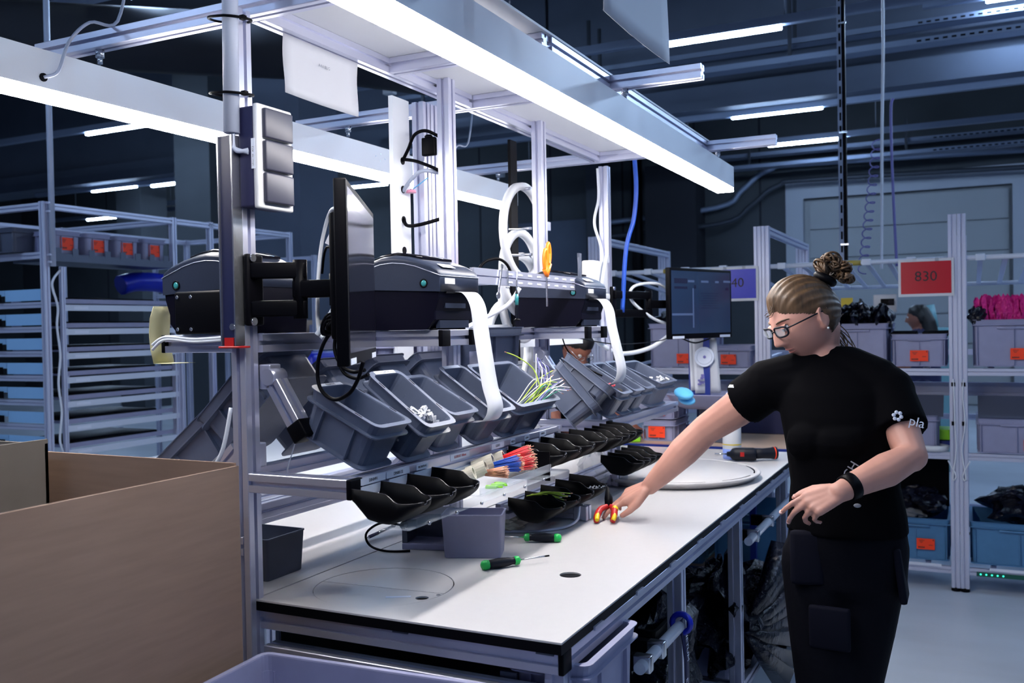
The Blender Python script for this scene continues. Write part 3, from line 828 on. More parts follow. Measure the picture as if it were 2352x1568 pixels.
# ================================================================ label printers
def printer(label, loc, rz, strip=None):
    t = thing('label_printer', label, 'printer', loc, (0, 0, rz), 'label printers on shelf arms')
    W_, L_ = .225, .295
    # base: dark, sloped and recessed under the front
    base = [(-L_, .0), (-.045, 0), (-.018, .028), (-.018, .052), (-.004, .09), (-.002, .105), (-L_, .118), (-L_-.004, .06)]
    b = MB()
    rings = []
    for y, k in ((-W_/2+.004, .985), (-W_/2+.010, 1), (W_/2-.010, 1), (W_/2-.004, .985)):
        rings.append([(x*k-(1-k)*.1, y, z*k+(1-k)*.03) for x, z in base])
    b.loft(rings, 0, False).obj('base', 'printer_dark', t, True)
    MB().bx((-.03, -W_/2+.03, .004), (-.017, W_/2-.03, .026)).bx((-.028, -W_/2+.05, .06), (-.010, W_/2-.06, .078)).obj('front_recess', 'printer_grey', t, True)
    # lid: rounded clamshell
    lid = [(0.002, .104), (.002, .150), (-.004, .166), (-.025, .180), (-.07, .196), (-.11, .206), (-.15, .211), (-.19, .208), (-.23, .197), (-.265, .176), (-.288, .150), (-.297, .118)]
    b = MB(); rings = []
    for y, k in ((-W_/2, .93), (-W_/2, .95), (-W_/2+.006, .975), (-W_/2+.022, 1), (W_/2-.022, 1), (W_/2-.006, .975), (W_/2, .95), (W_/2, .93)):
        rings.append([(-.14+(x+.14)*(.992 if k < .96 else 1), y, z if z < .12 else .12+(z-.12)*(1-(1-k)*2.4)) for x, z in lid])
    b.loft(rings, 0, True).obj('lid', 'printer_grey', t, True)
    b = MB()
    seam = [(.0035, .148), (-.03, .160), (-.075, .176), (-.11, .184), (-.15, .188), (-.19, .185), (-.225, .176), (-.26, .158)]
    for s in (-1, 1): b.tube([(x, s*(W_/2+.0005), z) for x, z in seam], .0011, 6)
    b.tube([(.0030, -W_/2+i*W_/6, .148) for i in range(7)], .0011, 6)
    b.obj('seam_line', 'alu', t, True)
    MB().loft([[(x, -W_/2+.03, z+.002), (x, W_/2-.03, z+.002), (x, W_/2-.03, z+.009), (x, -W_/2+.03, z+.009)] for x, z in ((-.07, .195), (-.11, .205), (-.15, .210), (-.19, .207), (-.23, .196))], 0, True).obj('lid_window', 'black_gloss', t, True)
    for s in (-1, 1):
        T = Matrix.Translation((-.048, s*(W_/2-.001), .128)) @ Matrix.Rotation(R(90*s), 4, 'X')
        o = MB().lathe([(.0125, 0), (.0125, -.0035), (.009, -.0035), (.009, 0)], 20, T=T).obj('button_ring', 'black', t, True)
        MB().ball((-.048, s*(W_/2+.0015), .128), (.0085, .0028, .0085), 14).obj('button', 'teal_light', o, True)
    MB().bx((.0022, -.085, .126), (.0032, -.03, .142)).obj('front_label', 'paper', t, True)
    MB().box((-.012, -.05, .1765), (.022, .07, .001), (0, R(28), 0)).obj('lid_label', 'label', t, True)
    MB().bx((-.02, -.08, .100), (.004, .08, .105)).obj('paper_slot', 'black', t, True)
    for s in (-1, 1):
        for x in (-.04, -.26): MB().cyl((x, s*.08, -.0005), (x, s*.08, .004), .012, 10).obj('rubber_foot', 'black', t, True)
    if strip:
        path = smooth_path(strip, 8); w_ = .032
        vs = []
        side = V((.25, .968, 0)).normalized()
        b = MB(); r1, r2 = [], []
        rings = []
        for i, p in enumerate(path):
            tt = (path[min(i+1, len(path)-1)]-path[max(i-1, 0)]).normalized()
            n_ = side.cross(tt).normalized()*.0004
            rings.append([p-side*w_-n_, p+side*w_-n_, p+side*w_+n_, p-side*w_+n_])
        b.loft(rings, 0, True).obj('paper_strip', 'paper', t)
    return t
ZP = 1.537
pr1 = printer('dark grey label printer with a long paper strip hanging over the bins', (-.548, .585, ZP), 0,
        [(-.552, .585, 1.640), (-.515, .585, 1.638), (-.487, .58, 1.60), (-.475, .575, 1.53), (-.455, .56, 1.45), (-.435, .545, 1.38), (-.415, .535, 1.325), (-.425, .53, 1.292), (-.455, .53, 1.283), (-.485, .53, 1.283)])
pr2 = printer('dark grey label printer at the second station behind the tool strip', (-.548, 1.66, ZP), 0,
        [(-.552, 1.66, 1.640), (-.52, 1.66, 1.638), (-.495, 1.66, 1.60), (-.483, 1.66, 1.53), (-.462, 1.66, 1.44), (-.448, 1.66, 1.37), (-.462, 1.66, 1.325), (-.50, 1.66, 1.31), (-.535, 1.655, 1.305)])
pr3 = printer('dark grey label printer on the rear side, facing away to the left', (-1.155, .19, ZP), math.pi)
# roll of yellowish paper under the left printer, mounting box
tag(MB().tube(smooth_path([(-1.165, .06, 1.60), (-1.182, .06, 1.56), (-1.178, .06, 1.50), (-1.165, .06, 1.455)], 5), .0, 4).loft([[(x, .05, z), (x, .12, z), (x+.001, .12, z), (x+.001, .05, z)] for x, z in ((-1.162, 1.612), (-1.176, 1.58), (-1.180, 1.54), (-1.176, 1.50), (-1.166, 1.462))], 0, True).bx((-1.165, .05, 1.462), (-1.09, .12, 1.463)).obj('paper_web', 'paper_yellow'), 'curved yellowish paper web hanging below the left printer', 'paper')
t = thing('mounting_box', 'black box with four screws fixed in front of the left printer', 'box', (-.96, .035, 1.60))
MB().bx((-1.042, .005, 1.537), (-.842, .06, 1.644), bev=.006).obj('body', 'black', t)
for x in (-1.03, -.985): 
    for z in (1.55, 1.63): MB().cyl((x, .002, z), (x, .006, z), .0045, 8).obj('screw', 'steel', t)

# ================================================================ monitors
def monitor(label, a, b, z0, z1, on, th=.026):
    """screen between the floor points a (left seen from the front) and b"""
    a, b = V((*a, 0)), V((*b, 0)); ax = (b-a).normalized(); n_ = V((ax.y, -ax.x, 0)); w_ = (b-a).length; h = z1-z0
    T = Matrix.Identity(4); 
    for i in range(3): T[i][0], T[i][1], T[i][2] = ax[i], (0, 0, 1)[i], n_[i]
    T.translation = (a+b)/2+V((0, 0, (z0+z1)/2))
    t = thing('monitor', label, 'monitor', T.to_translation(), T.to_3x3().to_4x4(), 'flat monitors on swivel arms')
    MB().box((0, 0, -th/2), (w_, h, th), bev=.004).obj('bezel', 'black', t, True)
    MB().box((0, 0, -th-.012), (w_*.62, h*.72, .03), bev=.01).obj('rear_housing', 'black', t, True)
    scn = MB().box((0, .006, .0003), (w_-.03, h-.042, .0008)).obj('screen', 'screen_on' if on else 'black_gloss', t, True)
    for sx in (-1, 1): MB().box((sx*(w_/2-.07), -h/2+.009, .0006), (.10, .013, .001)).obj('sticker', 'label', t, True)
    if on:
        for (x, y, ww, hh, m) in ((-.33, .30, .20, .07, 'scr_b'), (-.33, .205, .20, .035, 'scr_b'), (-.11, .22, .03, .05, 'scr_b'), (-.14, -.08, .018, .56, 'scr_a'), (-.30, -.17, .34, .03, 'scr_a'), (-.17, .30, .10, .03, 'scr_a'), (.05, .30, .12, .03, 'scr_a'), (.25, .30, .06, .03, 'scr_a'), (.42, .31, .12, .03, 'scr_a'), (.42, .20, .05, .04, 'scr_b')):
            MB().box((x*w_, .006+y*h, .001), (ww*w_, hh*h, .0006)).obj('window_area', m, t, True)
        for i in range(7): MB().box((.13*w_, .006+(.13-i*.035)*h, .001), ((.30-.04*(i % 3))*w_, .008*h, .0006)).obj('text_line', 'scr_b', t, True)
    return t
MON1 = monitor('black monitor near the front post, seen almost edge-on and switched off', (-.387, -.165), (-.682, .362), 1.466, 1.851, False)
MON2 = monitor('lit monitor on an arm at the far end of the bench', (-.591, 2.798), (-.406, 3.333), 1.462, 1.822, True)
def swivel(mon, x, y, z, e, m_):
    b = MB().bx((x, y-.028, z-.085), (x+.016, y+.028, z+.085), bev=.007); b.obj('wall_plate', 'black', mon)
    for dz in (-.075, .075): MB().cyl((x+.015, y-.012, z+dz), (x+.021, y-.012, z+dz), .0095, 12).obj('bolt', 'steel', mon)
    def bar(p, q, h): 
        p, q = V(p), V(q); d = q-p; a = math.atan2(d.y, d.x)
        MB().box((p+q)/2, (d.length+.03, .03, h), (0, 0, a), bev=.005).obj('arm_segment', 'black', mon)
    bar((x+.02, y, z+.045), (e[0], e[1], z+.045), .038); bar((x+.02, y, z-.045), (e[0], e[1], z-.045), .038)
    MB().cyl((e[0], e[1], z-.07), (e[0], e[1], z+.07), .017, 14).obj('elbow', 'black', mon)
    bar((e[0], e[1], z), (m_[0], m_[1], z), .042)
    MB().cyl((m_[0], m_[1], z-.04), (m_[0], m_[1], z+.035), .014, 14).box((m_[0]+.012, m_[1]+.005, z), (.025, .1, .1), (0, 0, .5), bev=.006).obj('tilt_joint', 'black', mon)
swivel(MON1, -.788, .0, 1.640, (-.685, .055), (-.598, .075))
swivel(MON2, -.80, 2.53, 1.640, (-.70, 2.80), (-.575, 3.03))
def cable(name_lab, pts, r, m, parent=None, n=7):
    o = MB().tube(smooth_path(pts, n), r, 8).obj('cable', m, parent)
    if parent is None: tag(o, name_lab, 'cable')
    return o
# cables behind the near monitor
cable('', [(-.55, .085, 1.73), (-.56, .08, 1.80), (-.62, .10, 1.83), (-.675, .13, 1.76), (-.69, .13, 1.66), (-.67, .10, 1.55), (-.63, .07, 1.52)], .0048, 'cable_white', MON1)
cable('', [(-.56, .07, 1.70), (-.63, .09, 1.74), (-.67, .12, 1.68)], .0032, 'black', MON1)
cable('', [(-.54, .06, 1.56), (-.60, .05, 1.53), (-.625, .04, 1.47), (-.615, .03, 1.41), (-.57, .02, 1.382), (-.52, .01, 1.395), (-.485, 0, 1.43), (-.47, .0, 1.47)], .0048, 'black', MON1)
cable('', [(-.58, .06, 1.56), (-.585, .05, 1.50), (-.56, .04, 1.46), (-.52, .03, 1.445), (-.48, .02, 1.45)], .0042, 'black', MON1)
cable('', [(-.56, .06, 1.55), (-.575, .05, 1.49), (-.555, .04, 1.445), (-.51, .03, 1.43), (-.47, .02, 1.44)], .0042, 'black', MON1)
for i in range(7):
    a = i*.9
    cable('', [(-.555, .05, 1.56+.008*i), (-.585+.01*math.cos(a), .03, 1.565+.012*math.sin(a)), (-.60+.012*math.cos(a+1), .04, 1.545+.014*math.cos(a)), (-.57, .06, 1.54)], .0036, 'black', MON1, 5)
cable('', [(-.60, .08, 1.60), (-.62, .06, 1.555), (-.635, .05, 1.53)], .007, 'cable_white', MON1)
MB().box((-.592, .06, 1.755), (.024, .002, .034), (.1, .5, .3)).obj('cable_tag', 'paper', MON1)
MB().box((-.565, .05, 1.80), (.012, .002, .07), (.1, .4, .3)).obj('cable_tag', 'paper', MON1)
MB().lathe([(.006, 0), (.0075, .01), (.0075, .03), (.009, .032), (.009, .05)], 10, T=Matrix.Translation((-.552, .078, 1.685))).obj('cable_plug', 'white_plastic', MON1)
# cables behind the far monitor
cable('', [(-.60, 3.0, 1.66), (-.66, 2.86, 1.74), (-.74, 2.7, 1.73), (-.75, 2.68, 1.66), (-.68, 2.8, 1.57), (-.62, 2.95, 1.53)], .0075, 'cable_white', MON2)
cable('', [(-.62, 2.95, 1.55), (-.63, 2.93, 1.49), (-.70, 2.8, 1.42), (-.78, 2.6, 1.40), (-.83, 2.45, 1.45), (-.85, 2.4, 1.5)], .011, 'cable_white', MON2)
cable('', [(-.56, 2.9, 1.465), (-.52, 3.0, 1.44), (-.47, 3.12, 1.46)], .004, 'black', MON2)
cable('thin black cable drooping into the long bin below the second printer', [(-.74, 1.74, 1.56), (-.70, 1.72, 1.45), (-.63, 1.73, 1.38), (-.56, 1.75, 1.34)], .003, 'black')
cable('thin black lead crossing from the second printer to the far monitor', [(-.72, 1.78, 1.50), (-.66, 2.2, 1.455), (-.62, 2.75, 1.46), (-.60, 2.85, 1.50)], .0025, 'black')

# ================================================================ near post: conduit, ties, track, sockets
cd = MB().cyl((-.795, -.045, 2.005), (-.787, -.045, 2.62), .0185, 16).obj('cable_conduit', 'cable_grey')
tag(cd, 'grey plastic cable conduit strapped to the front post with black ties', 'conduit')
for z in (2.10, 2.275):
    MB().tube([(-.812+.045*c_+(.012 if c_ > .2 else 0), -.030+.044*s_, z+.004*s_-.006*c_) for c_, s_ in ((math.cos(2*math.pi*i/20), math.sin(2*math.pi*i/20)) for i in range(20))], .0032, 6, closed=True).box((-.762, -.035, z-.004), (.012, .012, .010)).obj('cable_tie', 'black', cd)
for dx in (0, .007):
    MB().tube(smooth_path([(-.797+dx, -.045, 2.02), (-.797+dx, -.046, 1.985-dx), (-.785+dx, -.046, 1.968-dx), (-.757, -.032, 1.958+dx)], 6), .0045, 8).obj('cable', 'cable_grey', cd)
tk = thing('cable_track', 'dark steel cable track with red foot on the left of the front post', 'track', (-.80, -.03, 1.5))
MB().bx((-.834, -.055, 1.51), (-.83, -.024, 2.0)).bx((-.792, -.055, 1.51), (-.788, -.024, 2.0)).obj('flange', 'steel', tk)
MB().bx((-.83, -.050, 1.51), (-.792, -.0235, 2.0)).obj('web', 'navy', tk)
MB().bx((-.836, -.062, 1.503), (-.772, -.0235, 1.508), bev=.002).bx((-.825, -.053, 1.508), (-.797, -.049, 1.528)).obj('foot', 'red_plastic', tk)
MB().cyl((-.798, -.0505, 1.553), (-.798, -.056, 1.553), .008, 10).obj('screw', 'steel', tk)
so = thing('socket_box', 'grey triple socket box with white frame on the front post', 'socket box', (-.74, .03, 1.83))
MB().bx((-.789, -.03, 1.832), (-.744, .088, 2.068), bev=.006).obj('back_box', 'fabric_navy', so)
MB().bx((-.744, -.033, 1.828), (-.728, .091, 2.072), bev=.006).obj('frame', 'white_plastic', so)
for i in range(3):
    MB().bx((-.7285, -.018, 1.842+i*.075), (-.716, .080, 1.912+i*.075), bev=.004).obj('socket_lid', 'lid_grey', so)
MB().bx((-.748, -.0338, 1.92), (-.737, -.0328, 1.99)).obj('label_strip', 'label', so)
text('lettering', 'A7.2', .007, 'ink', so, facing((-.7425, -.0341, 1.965), (0, -1, 0)) @ Matrix.Rotation(R(90), 4, 'Z'), .0001)
text('lettering', 'U3 L1 / A4', .006, 'ink', so, facing((-.7425, -.0341, 1.94), (0, -1, 0)) @ Matrix.Rotation(R(90), 4, 'Z'), .0001)

# paper sheets hanging from the gantry
def sheet(label, pts, th=.0006):
    n_ = (V(pts[1])-V(pts[0])).cross(V(pts[3])-V(pts[0])).normalized()
    b = MB(); k = 8; rings = []
    for i in range(k+1):
        u = i/k; ring = []
        for j in range(k+1):
            v = j/k
            p = (V(pts[0])*(1-u)+V(pts[1])*u)*(1-v)+(V(pts[3])*(1-u)+V(pts[2])*u)*v
            ring.append(p+n_*(.006*math.sin(u*3.1)*v+.003*math.sin(v*5)))
        rings.append(ring)
    b.loft(rings, 0, True, (False, False), closed=False)
    o = b.obj('paper_sheet', 'paper'); m = o.modifiers.new('thickness', 'SOLIDIFY'); m.thickness = th
    return tag(o, label, 'paper')
s1 = sheet('blank white sheet hanging under the top rail behind the socket box', [(-.823, .18, 2.304), (-.823, .505, 2.304), (-.823, .50, 2.150), (-.823, .18, 2.152)])
text('lettering', 'A4.1 BUG', .012, 'grey_mark', s1, facing((-.8195, .345, 2.255), (1, 0, 0)), .0001)
s2 = sheet('white sign sheet hung by two cords above the lamp at top centre', [(.02, .245, 2.62), (.02, .755, 2.62), (.02, .755, 2.245), (.02, .245, 2.24)])
for y in (.28, .72): MB().cyl((.02, y, 2.615), (.02, y, 4.36), .0015, 5).obj('cord', 'white_plastic', s2)
# sheets below the far monitor
p1 = sheet('printed instruction sheet with a ring drawing below the lit monitor', [(-.585, 3.19, 1.46), (-.47, 3.245, 1.46), (-.45, 3.25, 1.165), (-.575, 3.19, 1.165)])
T_ = facing((-.527, 3.205, 1.36), (.43, -.90, 0))
MB().lathe([(.052, 0), (.054, .0005), (.05, .0005)], 28, T=T_ @ Matrix.Translation((0, 0, .006))).lathe([(.04, 0), (.041, .0005), (.038, .0005)], 28, T=T_ @ Matrix.Translation((0, 0, .006)), caps=(False, False)).obj('ring_drawing', 'label', p1)
MB().lathe([(.008, 0), (.008, .001)], 12, T=T_ @ Matrix.Translation((0, 0, .0075))).obj('ring_drawing', 'wire_violet', p1)
T_ = facing((-.545, 3.195, 1.24), (.43, -.90, 0))
for i in range(9):
    MB().box((0, 0, 0), (.012+.01*rnd.random(), .010, .0012), T_ @ Matrix.Translation((-.02+.035*rnd.random(), -.03+.06*rnd.random(), .008))).obj('part_drawing', 'wire_violet', p1)
sheet('white page behind the instruction sheet below the lit monitor', [(-.607, 3.20, 1.46), (-.50, 3.25, 1.46), (-.49, 3.255, 1.18), (-.602, 3.20, 1.18)])
tag(MB().bx((-.615, 3.215, 1.155), (-.50, 3.22, 1.46)).obj('blue_folder', 'blue_plastic'), 'blue folder back behind the pages below the lit monitor', 'folder')

# rear ring-shaped cable reels hanging behind the third post
def ring(label, y, z, r, w_=.028, x=-.865, n=40, a0=0, a1=360):
    o = MB()
    full = a1-a0 >= 360
    pts = [V((0, r*math.cos(R(a0+(a1-a0)*i/n)), r*math.sin(R(a0+(a1-a0)*i/n)))) for i in range(n if full else n+1)]
    rings = []
    for p in pts:
        d = p.normalized()
        rings.append([p-d*w_*.5+V((-.012, 0, 0)), p+d*w_*.5+V((-.012, 0, 0)), p+d*w_*.5+V((.012, 0, 0)), p-d*w_*.5+V((.012, 0, 0))])
    if full: rings.append(rings[0])
    o.loft(rings, 0, True, (not full,)*2)
    return tag(o.obj('ring_gauge', 'white_plastic', None, False, (x, y, z)), label, 'ring', 'white ring segments hanging behind the post')
rg = ring('large white plastic ring hanging behind the slotted post', 1.69, 1.92, .185)
MB().box((-.86, 2.03-.16, 1.93+.03), (.05, .05, .035)).obj('clamp', 'alu', rg)
ring('smaller white ring nested low inside the large ring', 1.74, 1.76, .165, x=-.905)
ring('white curved ring segment at the foot of the nested rings', 1.80, 1.66, .175, x=-.935)
ring('white ring standing behind the tall rear bin', 1.72, 1.45, .19, x=-.96)
for o_ in ('a',):
    t = thing('ring_peg', 'black holder plate carrying the white rings behind the post', 'holder', (-.885, 1.70, 1.90))
    MB().bx((-.93, 1.69, 1.40), (-.918, 1.75, 2.3)).obj('plate', 'black', t)
    for z in (2.095, 1.935, 1.83): MB().cyl((-.93, 1.69, z), (-.83, 1.69, z), .006, 8).obj('peg', 'steel', t)

# cables, adapter, pink things at the middle posts
cable('black cable looping from the upper channel hole to the adapter', [(-.93, .90, 2.095), (-.90, .89, 2.13), (-.87, .88, 2.17), (-.84, .90, 2.185), (-.81, .93, 2.17)], .0055, 'black')
cable('black cable dropping from the upper channel hole behind the post', [(-.928, .90, 2.10), (-.88, .90, 2.09), (-.82, .91, 2.065), (-.80, .94, 2.05)], .0055, 'black')
cable('grey cable arching out of the middle channel hole', [(-.93, .90, 1.995), (-.89, .89, 2.03), (-.85, .895, 2.055), (-.81, .94, 2.05)], .0065, 'cable_grey')
cable('black cable hanging from the lower channel hole', [(-.93, .90, 1.905), (-.91, .89, 1.88), (-.86, .89, 1.88), (-.80, .93, 1.90)], .006, 'black')
cable('black cable arching up behind the first printer', [(-.76, 1.06, 1.70), (-.74, 1.10, 1.76), (-.71, 1.16, 1.775), (-.69, 1.2, 1.74), (-.69, 1.21, 1.66)], .0055, 'black')
t = thing('power_adapter', 'black plug adapter fixed to the slotted post', 'adapter', (-.84, .90, 2.12))
MB().bx((-.86, .905, 2.105), (-.81, .925, 2.165), bev=.005).obj('body', 'black', t); MB().ball((-.835, .912, 2.167), (.015, .012, .008), 10).obj('knob', 'black', t)
t = thing('eraser_magnet', 'small pink magnet with a blue string on the white cable channel', 'magnet', (-.92, .915, 1.99))
MB().lathe([(.017, 0), (.015, .009)], 14).obj('disc', 'pink', t, True, (.012, 0, 0)); MB().tube([(.012, 0, .008), (.06, .03, .05)], .002, 6).obj('string', 'blue_glove', t, True)
t = thing('tape_cutter', 'pink and white hand device hanging beside the second post', 'tool', (-.80, 1.005, 1.86))
MB().box((0, 0, .055), (.02, .028, .05), bev=.008).obj('upper_shell', 'white_plastic', t, True); MB().box((0, 0, .02), (.021, .03, .045), bev=.008).obj('lower_shell', 'pink', t, True)
# hand tools hung on the strip
t = thing('scissors', 'orange-handled scissors hanging on the tool strip', 'scissors', (-.585, 1.27, 1.60))
b = MB()
for s, dy in ((1, .0), (-1, .028)):
    b.tube([(0, dy+.013*math.cos(a)-(.0 if s > 0 else 0), .185-.012*s+.036*math.sin(a)) for a in [2*math.pi*i/16 for i in range(16)]], .0065, 8, closed=True)
    b.tube([(0, dy-.008*s, .15-.01*s), (0, .012, .115)], [.009, .006], 8)
b.obj('handles', 'orange_plastic', t, True)
MB().prism([(-.004, 0), (.004, 0), (.001, .12), (-.001, .12)], -.001, .001, T=Matrix.Translation((0, .012, .12)) @ Matrix.Rotation(R(-90), 4, 'X') @ Matrix.Rotation(R(90), 4, 'Z')).bx((-.0015, .004, 0.01), (.0015, .013, .12)).obj('blades', 'steel', t, True)
t = thing('open_end_wrench', 'small steel wrench hanging askew on the tool strip', 'wrench', (-.583, .90, 1.65), (R(-18), 0, 0))
MB().box((0, 0, .04), (.003, .006, .09)).lathe([(.011, -.002), (.011, .002)], 12, T=Matrix.Translation((0, 0, -.01)) @ Matrix.Rotation(R(90), 4, 'Y')).box((0, 0, .088), (.003, .014, .012)).obj('body', 'steel', t, True)
t = thing('precision_screwdriver', 'slim screwdriver with teal grip hanging head down from the strip', 'screwdriver', (-.583, 1.03, 1.56))
MB().cyl((0, 0, .10), (0, .004, .165), .0022, 8).obj('blade', 'steel', t, True)
MB().lathe([(.003, .1), (.005, .09), (.0055, .05), (.0035, .042), (.004, .012), (.0025, .008)], 10).obj('grip', 'handle_dark', t, True)
MB().lathe([(.0058, .052), (.0062, .07), (.0058, .088)], 10).obj('grip_band', 'teal_light', t, True); MB().lathe([(.011, 0), (.011, .004), (.003, .009)], 12).obj('swivel_cap', 'black', t, True)
tag(MB().box((-.583, .965, 1.70), (.004, .006, .05)).cyl((-.583, .965, 1.67), (-.583, .965, 1.665), .007, 8).obj('hex_key', 'steel'), 'dark key hanging between the wrench and the slim screwdriver', 'key')
tag(MB().box((-.583, 1.585, 1.72), (.008, .024, .16), bev=.003).bx((-.588, 1.575, 1.79), (-.578, 1.595, 1.815)).obj('upright_file', 'alu_dark'), 'dark upright file holder at the far end of the tool strip', 'file')
t = thing('spray_bracket', 'white plastic bracket with a hose on the last post', 'bracket', (-.80, 2.45, 1.70))
MB().bx((-.86, 2.30, 1.69), (-.80, 2.49, 1.84), bev=.008).bx((-.87, 2.28, 1.66), (-.79, 2.49, 1.69), bev=.008).obj('body', 'white_plastic', t)
MB().tube(smooth_path([(-.79, 2.35, 1.70), (-.785, 2.40, 1.82), (-.79, 2.45, 1.87), (-.80, 2.49, 1.84)], 6), .008, 8).obj('hose', 'cable_white', t)
cable('white cable bundle tied along the last gantry post', [(-.845, 2.49, 2.29), (-.84, 2.485, 2.15), (-.862, 2.48, 2.03), (-.83, 2.485, 1.9), (-.815, 2.485, 1.7), (-.81, 2.485, 1.58)], .007, 'cable_white')
cable('blue air hose hanging from the far cross beam', [(-.70, 2.60, 2.40), (-.69, 2.60, 2.2), (-.705, 2.60, 2.05), (-.74, 2.58, 1.9), (-.76, 2.57, 1.6)], .011, 'wire_blue')
cable('thick ribbed white hose behind the tool strip', [(-.88, 1.05, 1.50), (-.87, 1.10, 1.60), (-.86, 1.2, 1.66), (-.86, 1.28, 1.62), (-.86, 1.30, 1.52)], .016, 'cable_white')
cable('white cable swinging under the tool strip', [(-.84, 1.1, 1.53), (-.80, 1.2, 1.57), (-.74, 1.28, 1.62), (-.70, 1.30, 1.68)], .008, 'cable_white')
cable('white cable looping from the rear hinge down to the cardboard box', [(-.84, -.02, 1.36), (-.865, -.03, 1.25), (-.93, -.03, 1.18), (-.99, -.03, 1.12), (-1.02, -.03, 1.04)], .005, 'cable_white')
cable('thin white cord hanging inside the front post', [(-.70, .05, 1.29), (-.72, .05, 1.24), (-.755, .05, 1.15)], .0015, 'cable_white')
for k, (y0, z0) in enumerate(((.005, 1.525), (-.0, 1.531))):
    cable(('upper', 'lower')[k]+' white cable tied along the left printer shelf arm', [(-1.13, .015, 1.50+.012*k), (-1.08, .01, z0), (-.98, .008, z0-.006), (-.87, .005, z0-.002)], .004, 'cable_white')
# ================================================================ flow rack on the right, parallel to the back wall
YF, YB = 4.1, 5.65
rack = thing('flow_rack', 'aluminium flow rack with roller lanes behind the woman', 'rack', (0, 4.8, 0))
def K_(name, p, q, **k): k.setdefault('m', 'alu_far'); return profile(name, p, q, rack, **k)
PAIRS = (-1.475, -.39, .688, 1.80)
for px in PAIRS:
    for s in (-1, 1):
        for y, h in ((YF, 2.125), (YB, 2.125)):
            K_('post', (px+s*.0235, y, .02), (px+s*.0235, y, h))
            MB().lathe([(.025, 0), (.025, .02)], 10).obj('foot', 'black', rack, False, (px+s*.0235, y, 0))
    if px < .5: K_('top_rail', (px+.0235, YF+.024, 2.10), (px+.0235, YB-.024, 2.10))
for i in range(3):
    a, b = PAIRS[i]+.047, PAIRS[i+1]-.047
    for z, y in ((.117, YF), (.764, YF), (1.238, YF), (.20, YB), (.84, YB), (1.30, YB)):
        K_('shelf_beam', (a, y, z), (b, y, z), a=.03 if z != 1.238 else .04, b=.04)
    K_('rear_beam', (a, YF+.35, 1.12), (b, YF+.35, 1.12), a=.04, b=.08)
    # return lane: front and rear tube, sloping lane rails, coupling clamps, yellow sleeves
    for y, z in ((YF, 1.877), (YB-.25, 1.775)):
        MB().cyl((a, y, z), (b, y, z), .014, 12).obj('lane_tube', 'tube_roller', rack)
    n = 8
    for j in range(n):
        x = a+.07+(b-a-.14)*j/(n-1)
        MB().box((x, (YF+YB-.25)/2, 1.826), (.028, YB-.25-YF, .012), (R(-4.45), 0, 0)).obj('lane_rail', 'alu_far', rack)
        if j % 2 == 0: MB().box((x, YF-.001, 1.878), (.05, .036, .038), bev=.005).obj('coupling', 'tube_roller', rack)
    for x in ((a+b)/2-.03, ): MB().cyl((x-.05, YF, 1.877), (x+.06, YF, 1.877), .0155, 12).obj('sleeve', 'sleeve_yellow', rack)
    # lanes of the lower levels
    for z0, z1 in ((.14, .19), (.785, .83), (1.26, 1.29)):
        for x in (a+.12, a+.35, a+.55, b-.12):
            MB().box((x, (YF+YB)/2, (z0+z1)/2), (.03, YB-YF-.05, .015), (R(1.6), 0, 0)).obj('lane_rail', 'alu_far', rack)
    MB().bx((a+.1, YF-.024, .132), (b-.05, YF-.018, .148)).obj('label_strip', 'label', rack)
for i in range(34):
    MB().cyl((.79+i*.028, YF-.0235, .11), (.79+i*.028, YF-.0205, .11), .005, 8).obj('led', 'led_green' if i < 5 or i > 12 else 'green_dim', rack)
MB().bx((.77, YF-.022, .098), (1.74, YF-.0165, .122)).obj('led_strip', 'green_dim', rack)
# thin white cables down the double post
for s in (-1, 1):
    x = .688+s*.026
    MB().tube(smooth_path([(x, YF-.026, 1.20), (x-s*.004, YF-.027, 1.1), (x+.006, YF-.027, .95), (x-s*.012, YF-.027, .8), (x+s*.006, YF-.027, .66), (x+s*.002, YF-.027, .63), (x-s*.008, YF-.027, .66), (x+s*.03, YF-.027, .74)], 6), .0045, 6).obj('pull_cord', 'cable_white', rack)
    for z in (1.17, .95): MB().box((x, YF-.0255, z), (.02, .008, .022)).obj('cable_clip', 'black', rack)
# signs with numbers, in white sleeves
def sign(label, x0, x1, z0, z1, m, s):
    t = thing('rack_sign', label, 'sign', ((x0+x1)/2, YF-.035, z0))
    MB().bx((x0, YF-.034, z0), (x1, YF-.031, z1)).obj('sleeve_frame', 'white_plastic', t)
    MB().bx((x0+.014, YF-.0352, z0+.016), (x1-.014, YF-.0338, z1-.016)).obj('colour_sheet', m, t)
    text('lettering', s, .080, 'ink', t, facing(((x0+x1)/2, YF-.0356, (z0+z1)/2+.005), (0, -1, 0)), .0002)
    for k in (.3, .7): MB().box((x0+(x1-x0)*k, YF-.026, z1-.006), (.02, .016, .02)).obj('hook', 'clear', t)
sign('red sign reading 830 hung on the flow rack', .383, .673, 1.668, 1.882, 'sign_red', '830')
sign('blue sign reading 040 hung on the flow rack, half hidden by the monitor', -.70, -.408, 1.672, 1.884, 'sign_blue', '040')
